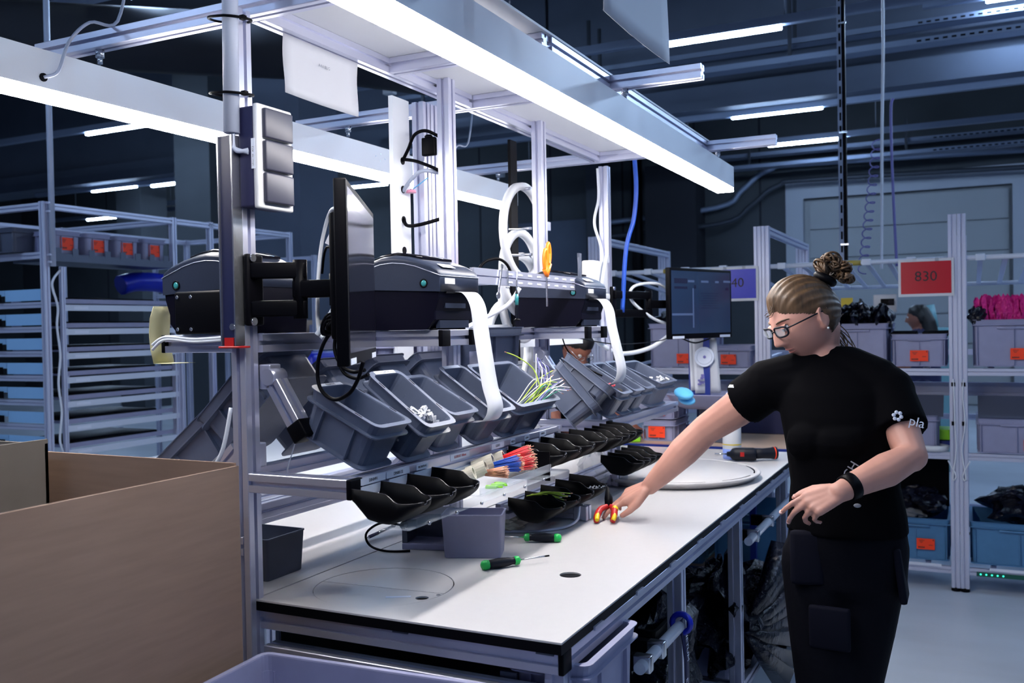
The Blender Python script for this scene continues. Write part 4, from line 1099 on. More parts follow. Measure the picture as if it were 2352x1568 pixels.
# containers on the rack
def crate(label, x, y, z, L, W, H, m, card=True, group=None, tilt=0, cx=0, handle=True, cz=None):
    """L across the rack, W into depth"""
    T = Matrix.Translation((x, y+W/2, z)) @ Matrix.Rotation(R(tilt), 4, 'X')
    b = make_bin(label, L, W, H, T, m, group, 'rack_crate', 'crate', ribs=(3, 3), slots=False, rim=.016)
    if handle: MB().box((0, -W/2+.010, H*.82), (L*.40, .022, .012), bev=.004).obj('grip_bar', m, b, True)
    if card: orange_label(b, facing((cx, -W/2+.0032, cz if cz else H*.33), (0, -1, 0)), .095, .062)
    return b
RC = 'grey crates on the middle rack level'
crate('grey crate with a pile of black trays under the 830 sign', .487, YF-.02, 1.27, .30, .40, .185, 'bin_light', group=RC)
crate('grey crate full of black film bags behind the woman\'s hair bun', .15, YF+.01, 1.285, .36, .55, .235, 'bin_light', False, RC)
crate('tall grey crate heaped with pink bags at the right edge', .965, YF-.02, 1.27, .41, .50, .26, 'bin_light', group=RC, cx=.03, cz=.07)
crate('tall plain grey crate with an orange card left of the instruction sheets', -.93, YF, 1.262, .40, .50, .28, 'bin_light', group=RC, cx=.04, cz=.055)
crate('low grey crate half hidden behind the instruction sheets', -.60, YF-.03, 1.262, .30, .40, .135, 'bin_light', group=RC, cz=.05)
LC = 'grey crates on the low rack level'
crate('open-fronted grey crate on the low rack level at the right edge', .975, YF-.03, .79, .40, .45, .19, 'bin_light', group=LC, cx=.08, cz=.05)
crate('grey crate partly covered by the woman\'s sleeve', .42, YF-.02, .79, .34, .45, .20, 'bin_light', False, LC)
crate('dark crate on the low level left of the woman', -.15, YF-.02, .79, .40, .45, .20, 'bin_light', True, LC)
crate('dark crate on the low level behind the spray bottle', -.62, YF+.05, .79, .36, .45, .20, 'bin_light', True, LC)
for x, lb in ((.975, 'right edge crate'), (.42, 'sleeve crate')):
    o = MB().loft([[(x-.19, YF-.02, .985), (x+.19, YF-.02, .985), (x+.19, YF-.014, .985), (x-.19, YF-.014, .985)], [(x-.19, YF+.10, 1.10), (x+.19, YF+.10, 1.10), (x+.19, YF+.106, 1.10), (x-.19, YF+.106, 1.10)]], 0, False).obj('crate_flap', 'bin_dark')
    tag(o, 'dark tilted flap of the %s on the low rack level' % lb, 'flap')
BC = 'blue crates on the bottom rack level'
crate('blue crate on the bottom level below the woman\'s elbow', .46, YF-.02, .165, .36, .50, .235, 'bin_blue', group=BC, cx=.05, cz=.09)
crate('blue crate on the bottom level at the right edge', .985, YF-.02, .165, .50, .50, .235, 'bin_blue', False, BC)
crate('blue crate on the bottom level hidden behind the woman', -.1, YF-.02, .165, .40, .50, .235, 'bin_blue', False, BC)
# crumpled black film bags: displaced lumps
def bag(label, c, r, m='black_bag', seed=1, k=.35, cat='bag', n=26, name='plastic_bag', group=None):
    rn = random.Random(seed); b = MB(); ph = [(rn.uniform(2, 7), rn.uniform(2, 7), rn.uniform(0, 6), rn.uniform(0, 6)) for _ in range(5)]
    rings = []
    for i in range(n//2+1):
        a = math.pi*i/(n//2); ring = []
        for j in range(n):
            e = 2*math.pi*j/n
            d = 1+k*sum(math.sin(p*a*1.0+s)*math.sin(round(q)*e+t) for p, q, s, t in ph)/2.2
            sa = max(.03, math.sin(a))
            ring.append((c[0]+r[0]*sa*math.cos(e)*d, c[1]+r[1]*sa*math.sin(e)*d, c[2]-r[2]*math.cos(a)*(1+.5*(d-1))))
        rings.append(ring)
    b.loft(rings, 0, False)
    return tag(b.obj(name, m), label, cat, group)
for i in range(5):
    bag(('first', 'second', 'third', 'fourth', 'fifth')[i]+' glossy black film bag from the left in the crate behind the hair bun', (.02+i*.065, YF+.16+.05*(i % 2), 1.53+.012*(i % 3)), (.055, .14, .085), seed=10+i, k=.5, group='film bags in the grey crate')
for i in range(4):
    bag('black film bag in the crate at the left of the lit monitor', (-1.05+i*.075, YF+.2, 1.55), (.05, .14, .07), seed=20+i, k=.5, group='film bags left of the monitor')
for j in range(4):
    for i in range(2):
        tag(MB().box((.40+i*.17, YF+.06+j*.085, 1.452+.002*j), (.135, .07, .016), (R(-10), 0, 0), bev=.004).obj('black_tray', 'black'), 'flat black tray stacked in the crate under the 830 sign', 'tray', 'black trays in the crate')
# pink bags: spiky upright heap
b = MB(); rn = random.Random(5)
for i in range(420):
    x, y = .79+rn.random()*.37, YF+.02+rn.random()*.42
    h = 1.50+.16*rn.random()**.5; d = V((rn.uniform(-.03, .03), rn.uniform(-.05, .02), 0)); w_ = .012
    b.add([(x-w_, y, 1.48), (x+w_, y+.004, 1.48), (x+w_*.9+d.x, y+d.y+.006, h), (x+d.x, y+d.y, h+.018), (x-w_+d.x, y+d.y, h-.01)], [(0, 1, 2, 3, 4)])
o = b.obj('pink_bag_heap', 'pink_bag'); tag(o, 'heap of upright pink plastic bags in the tall grey crate', 'bags', None, 'stuff')
bag('dark film packet at the front corner of the pink bag crate', (.79, YF+.02, 1.555), (.045, .05, .05), seed=33, k=.4)
bag('crumpled black film bag in the blue crate at the right edge', (1.02, YF+.2, .47), (.20, .18, .10), seed=41, k=.4)
bag('crumpled black film bag in the blue crate below the elbow', (.47, YF+.22, .45), (.13, .16, .09), seed=42, k=.45)
bag('clear film bag lying on the blue crate below the elbow', (.40, YF+.12, .405), (.10, .08, .03), 'clear', seed=43, k=.4)
tag(MB().bx((.30, YF+.3, .42), (.63, YF+.33, .72)).obj('black_liner', 'black'), 'black liner standing up behind the blue crate below the elbow', 'liner')
t = thing('coil_holder', 'white coil of tape lying on the low shelf beside the double post', 'coil', (.56, YF+.02, .786))
MB().lathe([(.075, 0), (.08, .03), (.06, .034), (.055, .006)], 24).obj('coil', 'white_plastic', t, True, (0, .02, 0))
tag(MB().bx((.56, YF+.10, .80), (.645, YF+.32, .835), bev=.004).obj('blue_block', 'blue_plastic'), 'blue block on the low rack level beside the double post', 'block')
tag(MB().bx((.555, YF+.10, .840), (.64, YF+.30, .90), bev=.006).obj('lime_block', 'lime'), 'lime green pack on top of the blue block in the rack', 'pack')
t = thing('wall_controller', 'small white controller with a round black knob hanging above the film bags', 'controller', (.285, YF+.5, 1.60))
MB().bx((.20, YF+.5, 1.585), (.34, YF+.56, 1.70), bev=.008).obj('case', 'white_plastic', t); MB().bx((.245, YF+.497, 1.63), (.325, YF+.502, 1.672)).obj('display', 'black', t); MB().cyl((.308, YF+.495, 1.651), (.308, YF+.485, 1.651), .018, 14).obj('knob', 'black_gloss', t)
tag(MB().bx((.03, YF+.3, 1.60), (.10, YF+.302, 1.68)).obj('yellow_note', 'yellow'), 'yellow note hanging beside the hair bun', 'note')
# second person seen through the rack is built with the people

# slotted ceiling track, hanging cables and coiled cord
t = thing('slotted_track', 'dark slotted steel track hanging from the ceiling behind the woman', 'track', (.0, 4.65, 1.93))
MB().bx((-.004, 4.65, 1.93), (.03, 4.656, 4.4)).bx((.024, 4.65, 1.93), (.045, 4.69, 4.4), 1).obj('channel', ['pipe_light', 'black'], t)
for i in range(20): MB().bx((.007, 4.646, 1.98+i*.085), (.018, 4.652, 2.03+i*.085)).obj('slot', 'black', t)
for z in (2.03, 2.75, 3.45): MB().box((.03, 4.64, z), (.05, .012, .012)).obj('bolt', 'steel', t)
cable('straight pale cable hanging from the ceiling above the rack', [(.245, 5.0, 4.6), (.25, 5.0, 3.5), (.235, 5.0, 2.8), (.228, 5.0, 2.3), (.222, 5.0, 1.88)], .010, 'cable_white')
cable('thin blue-grey cable hanging right of the pale cable', [(.30, 5.1, 3.03), (.285, 5.1, 2.95), (.29, 5.1, 2.5), (.31, 5.1, 1.9)], .009, 'wire_violet')
cable('coiled blue-grey cord hanging beside the pale cable', [(.20-.0010*i+.030*math.cos(i*.9)-.0, 5.05, 2.75-i*.0085+.018*math.sin(i*.9)) for i in range(105)], .004, 'wire_violet', None, 2)
# ================================================================ tray rack at the left behind the rear bench
XR = -5.02
lr = thing('tray_rack', 'aluminium rack of shallow tray shelves at the far left', 'rack', (XR, 3.3, 0))
def J_(name, p, q, **k): k.setdefault('m', 'alu_far'); return profile(name, p, q, lr, **k)
for x, y in ((XR, 2.69), (XR, 3.86), (XR, 4.27), (XR, 5.3), (XR-1.3, 2.69), (XR-1.3, 3.86), (XR-1.3, 5.3), (XR-2.6, 2.69), (XR-2.6, 3.86)):
    J_('post', (x, y, .0), (x, y, 2.47))
for x in (XR, XR-1.3): J_('top_rail', (x, 2.715, 2.44), (x, 3.835, 2.44)); J_('top_rail', (x, 3.885, 2.44), (x, 5.275, 2.44))
for y in (2.69, 3.86, 5.3): J_('top_cross_rail', (XR-1.277, y, 2.44), (XR-.024, y, 2.44))
J_('top_cross_rail', (XR-2.577, 2.69, 2.44), (XR-1.325, 2.69, 2.44))
J_('top_cross_rail', (XR-2.577, 3.86, 2.34), (XR-1.325, 3.86, 2.34)); J_('top_rail', (XR-.6, 2.715, 2.34), (XR-.6, 3.835, 2.34))
MB().cyl((XR+.045, 2.72, 2.02), (XR+.045, 2.72, 4.3), .02, 10).obj('riser_tube', 'cable_grey', lr)
for z in (2.46, 2.40, 2.10, 2.05): MB().box((XR+.03, 2.705, z), (.05, .03, .012)).obj('bracket', 'alu_far', lr)
J_('upright', (XR+.03, 2.80, .5), (XR+.03, 2.80, 2.02), a=.03, b=.03); J_('upright', (XR+.03, 3.90, .5), (XR+.03, 3.90, 2.0), a=.03, b=.03)
# shelf ledge of the bins
MB().bx((XR+.01, 2.74, 2.075), (XR+.02, 3.83, 2.115)).bx((XR-.4, 2.74, 2.06), (XR+.02, 3.83, 2.075)).obj('bin_ledge', 'alu_dark', lr)
for i in range(8): MB().bx((XR+.018, 2.76+i*.14, 2.10), (XR+.022, 2.81+i*.14, 2.155)).obj('ledge_stop', 'alu_dark', lr)
LBN = 'labelled bins on top of the tray rack'
for i in range(4):
    y = 2.885+i*.265
    T = Matrix.Translation((XR-.20, y, 2.09)) @ Matrix.Rotation(R(90), 4, 'Z')
    b = make_bin('%s bin with an orange card on top of the tray rack' % ('leftmost', 'second', 'third', 'rightmost')[i], .235, .40, .19, T, 'bin_light', LBN, ribs=(2, 2), slots=False)
    orange_label(b, facing((0, -.187, .10), (0, -1, 0)), .115, .09)
for i in range(3):
    T = Matrix.Translation((XR-.36-i*.32, 2.78, 2.13))
    make_bin('%s dark ribbed crate beside the corner post of the tray rack' % ('nearest', 'middle', 'farthest')[i], .30, .35, .17, T, 'bin_dark', 'dark crates at the rack corner', ribs=(3, 2), slots=False)
J_('crate_rail', (XR-2.577, 2.70, 2.10), (XR-.024, 2.70, 2.10))
# tray shelves: front lips and blue-white side panels
for i in range(7):
    z = 1.735-i*.172
    MB().bx((XR+.005, 2.80, z-.022), (XR+.02, 3.93, z+.02)).obj('shelf_lip', 'tube_roller', lr)
    MB().bx((XR+.0205, 2.90, z-.012), (XR+.0215, 3.02, z+.008)).obj('label_strip', 'label', lr)
    tr_ = thing('shelf_tray', '%s dark flat tray from the top in the tray rack' % ('first', 'second', 'third', 'fourth', 'fifth', 'sixth', 'seventh')[i], 'tray', (XR-.3, 3.35, z+.03), None, 'trays of the tray rack')
    MB().bx((XR-.60, 2.86, z+.03), (XR-.02, 3.84, z+.042)).bx((XR-.02, 2.86, z+.03), (XR-.012, 3.84, z+.062)).bx((XR-.60, 2.86, z+.03), (XR-.592, 3.84, z+.062)).obj('pan', 'bin_light', tr_)
    MB().bx((XR-.58, 2.92, z+.044), (XR-.05, 3.7, z+.075), bev=.01).obj('pad', 'black', tr_)
    J_('side_rail', (XR-2.577, 2.70, z+.02), (XR-.024, 2.70, z+.02), a=.03, b=.04)
    MB().bx((XR-.42, 2.685, z+.05), (XR-.03, 2.69, z+.13)).obj('side_panel', 'panel_blue', lr)
    MB().bx((XR-1.28, 2.66, z+.05), (XR-.43, 2.662, z+.10)).obj('side_slot', 'black', lr)
    MB().bx((XR-1.28, 2.687, z+.09), (XR-.43, 2.692, z+.13)).obj('side_panel', 'panel_blue', lr)
cable('white cord linking the shelf lips at the tray rack corner', smooth_path([(XR+.03, 2.79, 2.0), (XR+.03, 2.72, 1.9), (XR+.03, 2.76, 1.74), (XR+.03, 2.75, 1.6), (XR+.03, 2.77, 1.4), (XR+.03, 2.75, 1.2), (XR+.03, 2.77, 1.0), (XR+.03, 2.75, .8), (XR+.03, 2.8, .65)], 3), .008, 'cable_white')
cable('red coiled air hose hanging at the left edge', [(-7.1+.035*math.cos(i*.8), 3.0+.035*math.sin(i*.8), 3.5-i*.0105) for i in range(130)], .006, 'red_plastic', None, 2)
tag(MB().tube(smooth_path([(-5.35, 3.62, 1.93), (-5.33, 3.75, 1.96), (-5.3, 3.95, 1.96), (-5.3, 4.1, 1.93)], 4), .08, 10).obj('blue_sheet_roll', 'sign_blue'), 'blue rolled sheet lying behind the labelled bins', 'roll')
tag(MB().box((-4.6, 5.0, 1.0), (.5, .5, .7), bev=.05).obj('blue_cover', 'sign_blue'), 'bright blue covered machine behind the tray rack', 'cover')
# second row of frames far behind
lf = thing('storage_rack', 'pale aluminium frame row standing behind the tray rack', 'frame', (-6, 7.0, 0))
for x in (-7.4, -6.6, -5.9, -5.2):
    for y in (5.9, 7.0): profile('post', (x, y, 0), (x, y, 2.3), lf, m='alu_far')
for y in (5.9, 7.0):
    for z in (2.27, 1.95, 1.4): profile('beam', (-7.37, y, z), (-5.23, y, z), lf, m='alu_far')
for i in range(5):
    tag(MB().bx((-7.2+i*.42, 6.2, 1.43), (-6.85+i*.42, 6.7, 1.6+.05*(i % 2)), bev=.01).obj('far_carton', ['bin_blue', 'bin_light', 'black', 'wood', 'bin_light'][i]), '%s carton from the left on the far frame row' % ('first', 'second', 'third', 'fourth', 'fifth')[i], 'carton', 'cartons on the far frame')
# conveyor table behind the rear bench, seen through the bench
t = thing('rear_table', 'pale long table standing behind the rear bench side', 'table', (-2.5, 3.0, 0))
MB().bx((-3.2, 1.2, .84), (-1.9, 4.4, .88)).obj('table_top', 'white_metal', t)
for x in (-3.1, -2.0):
    for y in (1.3, 4.3): profile('leg', (x, y, 0), (x, y, .84), t, m='alu_far')
profile('edge_rail', (-1.9, 1.2, .86), (-1.9, 4.4, .86), t, m='alu_far')
t = thing('rear_pillar_cabinet', 'tall pale machine cabinet behind the first printer shelf', 'cabinet', (-1.55, 2.9, 0))
MB().bx((-2.2, 2.7, 0), (-1.55, 3.4, 1.55), bev=.01).obj('body', 'white_metal', t); MB().bx((-1.549, 2.75, .3), (-1.54, 3.35, 1.5)).obj('door', 'white_plastic', t); MB().cyl((-1.545, 2.85, 1.42), (-1.535, 2.85, 1.42), .03, 14).obj('vent', 'black', t)
# ================================================================ foreground
cb = thing('cardboard_box', 'large open cardboard box in the left foreground', 'box', (-1.05, -.75, 0))
XA, XB, YA, YB2, ZC, TH = -1.62, -.660, -1.75, -.195, 1.255, .007
MB().bx((XB-TH, YA, .12), (XB, YB2, ZC)).obj('side_wall', 'cardboard', cb)
MB().bx((XA, YB2-TH, .12), (XB-TH, YB2, ZC+.006)).obj('back_wall', 'cardboard', cb)
MB().bx((XA, YA, .12), (XA+TH, YB2-TH, ZC)).obj('side_wall', 'cardboard', cb)
MB().bx((XA, YA, .12), (XB-TH, YA+TH, ZC)).obj('front_wall', 'cardboard', cb)
MB().bx((XA, YA, .12), (XB, YB2, .13)).obj('floor_panel', 'cardboard_dark', cb)
pl = thing('wooden_pallet', 'wooden pallet under the large cardboard box', 'pallet', (-1.05, -.75, 0))
for i in range(6): MB().bx((XA, YA+i*.28, .095), (XB, YA+.14+i*.28, .118)).obj('plank', 'wood', pl)
for x in (XA+.06, (XA+XB)/2, XB-.06): MB().bx((x-.05, YA, 0), (x+.05, YB2, .094)).obj('bearer', 'wood', pl)
ib = thing('inner_carton', 'smaller brown carton standing in the large box', 'box', (-1.25, -.6, .13))
MB().bx((-1.60, -.42, .132), (-1.185, -.412, 1.315)).bx((-1.60, -.26, .132), (-1.185, -.252, 1.29)).bx((-1.193, -.42, .132), (-1.185, -.252, 1.30)).obj('walls', 'cardboard_dark', ib)
bag('clear plastic film crumpled at the foot of the inner carton', (-1.24, -.47, 1.19), (.05, .03, .05), 'clear', seed=61, k=.4)
tag(MB().box((-1.22, -.47, 1.13), (.16, .09, .012), (.15, .1, .2)).obj('brown_flap', 'cardboard'), 'loose brown paper lying in the large cardboard box', 'paper')
# big light grey container in front of the bench end
make_bin('large light grey container in front of the bench end at the bottom', .60, .40, .32, Matrix.Translation((-.32, -.345, .53)) @ Matrix.Rotation(R(3), 4, 'Z'), 'bin_light', None, 'large_container', 'container', ribs=(3, 3), slots=False, rim=.012)
t = thing('container_trolley', 'low trolley carrying the large grey container', 'trolley', (-.32, -.345, 0))
MB().bx((-.6, -.54, .49), (-.03, -.15, .528)).obj('deck', 'black', t)
for x in (-.55, -.08):
    for y in (-.5, -.19): MB().cyl((x, y, .07), (x, y, .49), .02, 8).obj('leg', 'alu_dark', t); MB().cyl((x-.015, y, .04), (x+.015, y, .04), .04, 14).obj('castor', 'black', t)

# ================================================================ under the bench, on the woman's side
hb = make_bin('light grey bin hung under the front edge of the bench', .19, .33, .24, Matrix.Translation((-.06, .225, .595)), 'bin_light', None, 'hanging_bin', 'bin', ribs=(2, 3), slots=False, rim=.016)
hs = thing('hanging_shelf', 'shelf plate carrying the hung grey bin under the bench', 'shelf', (-.1, .23, .58))
MB().bx((-.2, .05, .585), (.03, .42, .594)).obj('plate', 'alu_dark', hs)
for y in (.06, .41): MB().bx((-.17, y-.004, .594), (-.13, y+.004, .80)).obj('hanger', 'alu_dark', hs)
def rod(label, y0, y1, z, x=.012):
    t = thing('roller_rod', label, 'rod', (x, y0, z), None, 'rods along the bench front')
    MB().cyl((x, y0, z), (x, y1, z), .0155, 16).obj('tube', 'tube_roller', t)
    for y in (y0+(y1-y0)*.12, y0+(y1-y0)*.44):
        MB().box((x-.004, y, z), (.046, .032, .042), bev=.004).obj('clamp', 'steel', t)
        MB().bx((x-.07, y-.012, z-.02), (x-.02, y+.012, z+.02)).obj('clamp_arm', 'black', t)
rod('thick pale rod with two clamps nearest under the bench front', .45, .80, .697)
rod('farther pale rod with two clamps under the bench front', 1.71, 2.60, .738)
t = thing('lanyard', 'dark blue lanyard with white lettering tied to the bench leg', 'lanyard', (.012, .82, .4))
MB().loft([[(.012, .80, .712), (.012, .845, .712), (.016, .845, .712), (.016, .80, .712)], [(.020, .815, .60), (.020, .852, .60), (.024, .852, .60), (.024, .815, .60)], [(.018, .825, .40), (.018, .868, .40), (.022, .868, .40), (.022, .825, .40)]], 0, True).obj('strap', 'fabric_navy', t)
MB().tube([(.012+.026*math.cos(a), .822, .70+.026*math.sin(a)) for a in [2*math.pi*i/16 for i in range(16)]], .009, 6, closed=True).obj('loop', 'sign_blue', t)
for z, s in ((.635, 'NETUM'), (.52, 'NETUM')): text('lettering', s, .026, 'label', t, facing((.0255 if z > .6 else .0245, .832, z), (1, 0, .05)) @ Matrix.Rotation(R(-90), 4, 'Z'), .0002)
# bags and bins under the bench
bag('big black rubbish bag bulging out under the bench', (-.14, 1.95, .40), (.15, .30, .19), seed=51, k=.4, n=40)
bag('black rubbish bag between the two front bench legs', (-.26, 1.25, .42), (.19, .26, .24), seed=52, k=.42, n=40)
bag('dark plastic bag crumpled high under the worktop', (-.3, 1.32, .70), (.14, .2, .06), seed=53, k=.4)
b = MB()
for i in range(9):
    a = R(-50+i*12); r_ = .36+.05*math.sin(i*2.3)
    b.tube([(-.03, 1.75, .40), (.03, 1.75+r_*.45*math.cos(a), .40+r_*.45*math.sin(a)), (.06, 1.75+r_*math.cos(a)*1.35, .40+r_*math.sin(a)*.95)], [.004, .03, .055], 5)
tag(b.obj('bag_fold', 'black_bag'), 'fanned folds of the black rubbish bag hanging over the frame', 'bag')
make_bin('pale waste bin holding the black bag under the bench', .30, .40, .38, Matrix.Translation((-.22, 2.0, .0)), 'bin_light', None, 'waste_bin', 'bin', ribs=(1, 1), slots=False)
make_bin('dark bin under the bench behind the lanyard', .34, .42, .36, Matrix.Translation((-.30, 1.25, .23)), 'black', None, 'waste_bin', 'bin', ribs=(1, 1), slots=False)
make_bin('light bin with a yellow rim low under the bench', .32, .50, .18, Matrix.Translation((-.22, .5, .23)), 'bin_light', None, 'waste_bin', 'bin', ribs=(1, 1), slots=False)
tag(MB().bx((-.05, .30, .42), (-.03, .74, .45), bev=.006).obj('yellow_edge', 'yellow'), 'yellow edge strip on the low bin under the bench', 'strip')
# navy trolley beyond the bench end
tr2 = thing('parts_trolley', 'navy trolley with wooden decks standing beyond the bench end', 'trolley', (-.5, 3.55, 0))
for z in (.235, .872): MB().bx((-1.02, 3.12, z), (-.02, 3.80, z+.02)).obj('deck', 'wood', tr2)
for z in (.20, .84):
    MB().bx((-1.04, 3.10, z), (.0, 3.12, z+.055)).bx((-1.04, 3.80, z), (.0, 3.82, z+.09)).bx((-.02, 3.12, z), (.0, 3.80, z+.055)).bx((-1.04, 3.12, z), (-1.02, 3.80, z+.055)).obj('deck_frame', 'blue_plastic', tr2)
for x in (-1.03, -.26, -.015):
    for y in (3.11, 3.81): MB().bx((x-.015, y-.015, .12), (x+.015, y+.015, .84)).obj('post', 'blue_plastic', tr2)
for x in (-.98, -.06):
    for y in (3.16, 3.76): MB().cyl((x-.014, y, .055), (x+.014, y, .055), .055, 14).bx((x-.02, y-.02, .08), (x+.02, y+.02, .2)).obj('castor', 'black', tr2)
crate('blue crate on the lower deck of the navy trolley', -.28, 3.16, .257, .44, .55, .28, 'bin_blue', False, None)
crate('second blue crate on the lower deck of the navy trolley', -.76, 3.16, .257, .44, .55, .28, 'bin_blue', False, None)
SBN = 'small bins stacked on the trolley'
for z, lb in ((.893, 'lower'), (1.015, 'upper')):
    crate('%s small grey bin with an orange card stacked on the trolley' % lb, -.805, 3.26, z, .20, .30, .115, 'bin_light', True, SBN, handle=False, cz=.05, cx=-.01)
tag(MB().box((-.95, 3.2, .905), (.12, .09, .022), (0, 0, .3), bev=.006).obj('green_cloth', 'lime'), 'folded green cloth on the wooden deck beside the small bins', 'cloth')
dbk = thing('dark_panel', 'dark blue panel behind the small bins on the trolley', 'panel', (-.3, 3.78, .9))
MB().bx((-.72, 3.76, .895), (-.05, 3.79, 1.14)).obj('sheet', 'navy', dbk)
t = thing('tray_bowl', 'shallow grey plastic tray below the instruction sheets', 'tray', (-.50, 3.30, 1.08))
b = MB(); S = [(.30, .20, 0), (.40, .26, .02), (.46, .32, .075), (.47, .33, .08), (.44, .30, .08), (.40, .26, .03)]
rings = [rr(a, w_, .05, z, 5) for a, w_, z in S]; b.loft(rings, 0, True); b.obj('bowl', 'bin_light', t, True)
MB().bx((-.58, 3.28, .895), (-.42, 3.34, 1.078)).obj('pedestal', 'bin_dark', t)
t = thing('rubber_glove', 'light blue rubber gloves lying at the end of the second bin row', 'glove', (-.50, 2.70, 1.19))
MB().ball((0, 0, .012), (.045, .085, .022), 14).ball((.015, .0, -.02), (.04, .07, .018), 14).obj('glove', 'blue_glove', t, True, None, (.2, 0, .5))

# ================================================================ things on the white worktop
t = thing('ring_plate', 'large round white plate with a rim lying on the far worktop', 'plate', (-.375, 2.08, HT))
MB().lathe([(.30, .0), (.33, .004), (.335, .012), (.352, .020), (.356, .026), (.352, .030), (.338, .030), (.334, .026), (.326, .026), (.322, .030), (.0, .030)], 64, caps=(True, False)).obj('disc', 'laminate', t, True)
b = MB()
for a in range(8):
    k0 = R(a*45+6); pts = [(.330*math.cos(k0+R(32)*i/8), .330*math.sin(k0+R(32)*i/8), .0265) for i in range(9)]
    b.tube(pts, .003, 5)
b.obj('groove', 'black', t, True)
t = thing('spray_bottle', 'white cleaner bottle with yellow label bands and blue liquid', 'bottle', (-.262, 2.665, HT))
MB().lathe([(.040, 0), (.043, .004), (.043, .05)], 20).obj('liquid_base', 'blue_liquid', t, True)
MB().lathe([(.043, .05), (.043, .21), (.036, .235), (.018, .25), (.018, .27), (.024, .272), (.024, .31), (.01, .32)], 20, caps=(False, True)).obj('body', 'white_plastic', t, True)
for z0, z1 in ((.068, .073), (.165, .185)): MB().lathe([(.0436, z0), (.0436, z1)], 20, caps=(False, False)).obj('label_band', 'yellow', t, True)
t = thing('cordless_driver', 'black cordless screwdriver lying beside the cleaner bottle', 'power tool', (-.20, 2.60, HT), (0, 0, R(12)))
MB().cyl((-.125, 0, .033), (-.07, 0, .033), .0035, 8).obj('bit', 'steel', t, True)
MB().lathe([(.010, -.07), (.013, -.055), (.026, -.045), (.030, -.03), (.031, .05), (.027, .062)], 16, T=Matrix.Translation((0, 0, .033)) @ Matrix.Rotation(R(90), 4, 'Y')).obj('motor_housing', 'handle_dark', t, True)
MB().lathe([(.025, 0), (.024, .05), (.026, .09), (.029, .10), (.029, .115), (.02, .118)], 14, T=Matrix.Translation((.045, .01, .034)) @ Matrix.Rotation(R(90), 4, 'Y') @ Matrix.Rotation(R(-22), 4, 'X')).obj('handle', 'handle_dark', t, True)
MB().box((-.0, -.0305, .036), (.018, .004, .02)).obj('badge', 'red_plastic', t, True)
MB().lathe([(.0295, .101), (.0295, .106)], 14, T=Matrix.Translation((.045, .01, .034)) @ Matrix.Rotation(R(90), 4, 'Y') @ Matrix.Rotation(R(-22), 4, 'X'), caps=(False, False)).obj('handle_band', 'orange', t, True)
def driver(label, butt, tip, r=.0125):
    butt, tip = V((*butt, 0)), V((*tip, 0)); d = (tip-butt).normalized(); a = math.atan2(d.y, d.x); L = (tip-butt).length
    t = thing('screwdriver', label, 'screwdriver', (butt.x, butt.y, HT+r), (0, R(-1.5), a), 'green-capped screwdrivers on the worktop')
    T = Matrix.Rotation(R(90), 4, 'Y')
    MB().lathe([(.005, 0), (.0115, .004), (.0135, .012), (.0125, .022)], 14, T=T).obj('green_cap', 'green_plastic', t, True)
    MB().lathe([(.0125, .021), (.0125, .03), (.0142, .05), (.0118, .078), (.0095, .088), (.0105, .095)], 10, T=T).obj('handle', 'handle_dark', t, True)
    MB().lathe([(.0105, .095), (.0125, .099), (.0115, .108), (.006, .112)], 14, T=T).obj('green_collar', 'green_plastic', t, True)
    MB().cyl((.11, 0, 0), (L-.012, 0, 0), .0022, 8).obj('shaft', 'steel', t, True); MB().cyl((L-.013, 0, 0), (L, 0, 0), .0024, 8).obj('tip', 'black', t, True)
driver('black screwdriver with green ends lying nearest on the worktop', (-.417, .438), (-.285, .585))
driver('black screwdriver with green ends lying beside the small grey box', (-.345, .812), (-.53, .735))
t = thing('ballpoint_pen', 'silver pen with a dark blue grip lying on the rear worktop', 'pen', (-.905, .63, HT+.005), (0, R(-4), R(88)))
MB().cyl((0, 0, .003), (.045, 0, .003), .0052, 10).obj('grip', 'navy', t, True); MB().cyl((.045, 0, .003), (.12, 0, .003), .0048, 10).obj('barrel', 'steel', t, True); MB().cyl((-.012, 0, .003), (0, 0, .003), .0015, 8, r1=.0045).obj('point', 'steel', t, True); MB().ball((.128, 0, .006), .009, 10).obj('knob', 'white_plastic', t, True)
cable('clear hose curving over the worktop below the lower scoops', [(-.56, .86, .905), (-.47, .90, .905), (-.41, .97, .906), (-.385, 1.03, .92), (-.40, 1.09, .95)], .0045, 'cable_grey')
bag('beige cloth bag lying under the lower scoops', (-.57, .90, .925), (.06, .055, .022), 'tube_beige', seed=71, k=.3, name='cloth_bag')
t = thing('tape_dispenser', 'white-bodied device with a dark window under the second scoop row', 'device', (-.62, 1.32, HT))
MB().bx((-.67, 1.26, HT), (-.56, 1.40, HT+.12), bev=.006).obj('body', 'white_plastic', t); MB().bx((-.559, 1.28, HT+.03), (-.557, 1.36, HT+.09)).obj('window', 'black', t)
bag('clear bag of parts with a red strip behind the short post', (-.55, 1.62, .99), (.05, .09, .07), 'clear', seed=72, k=.35)
tag(MB().box((-.50, 1.62, 1.075), (.01, .09, .018)).obj('red_strip', 'wire_red'), 'red strip closing the clear bag of parts', 'strip')
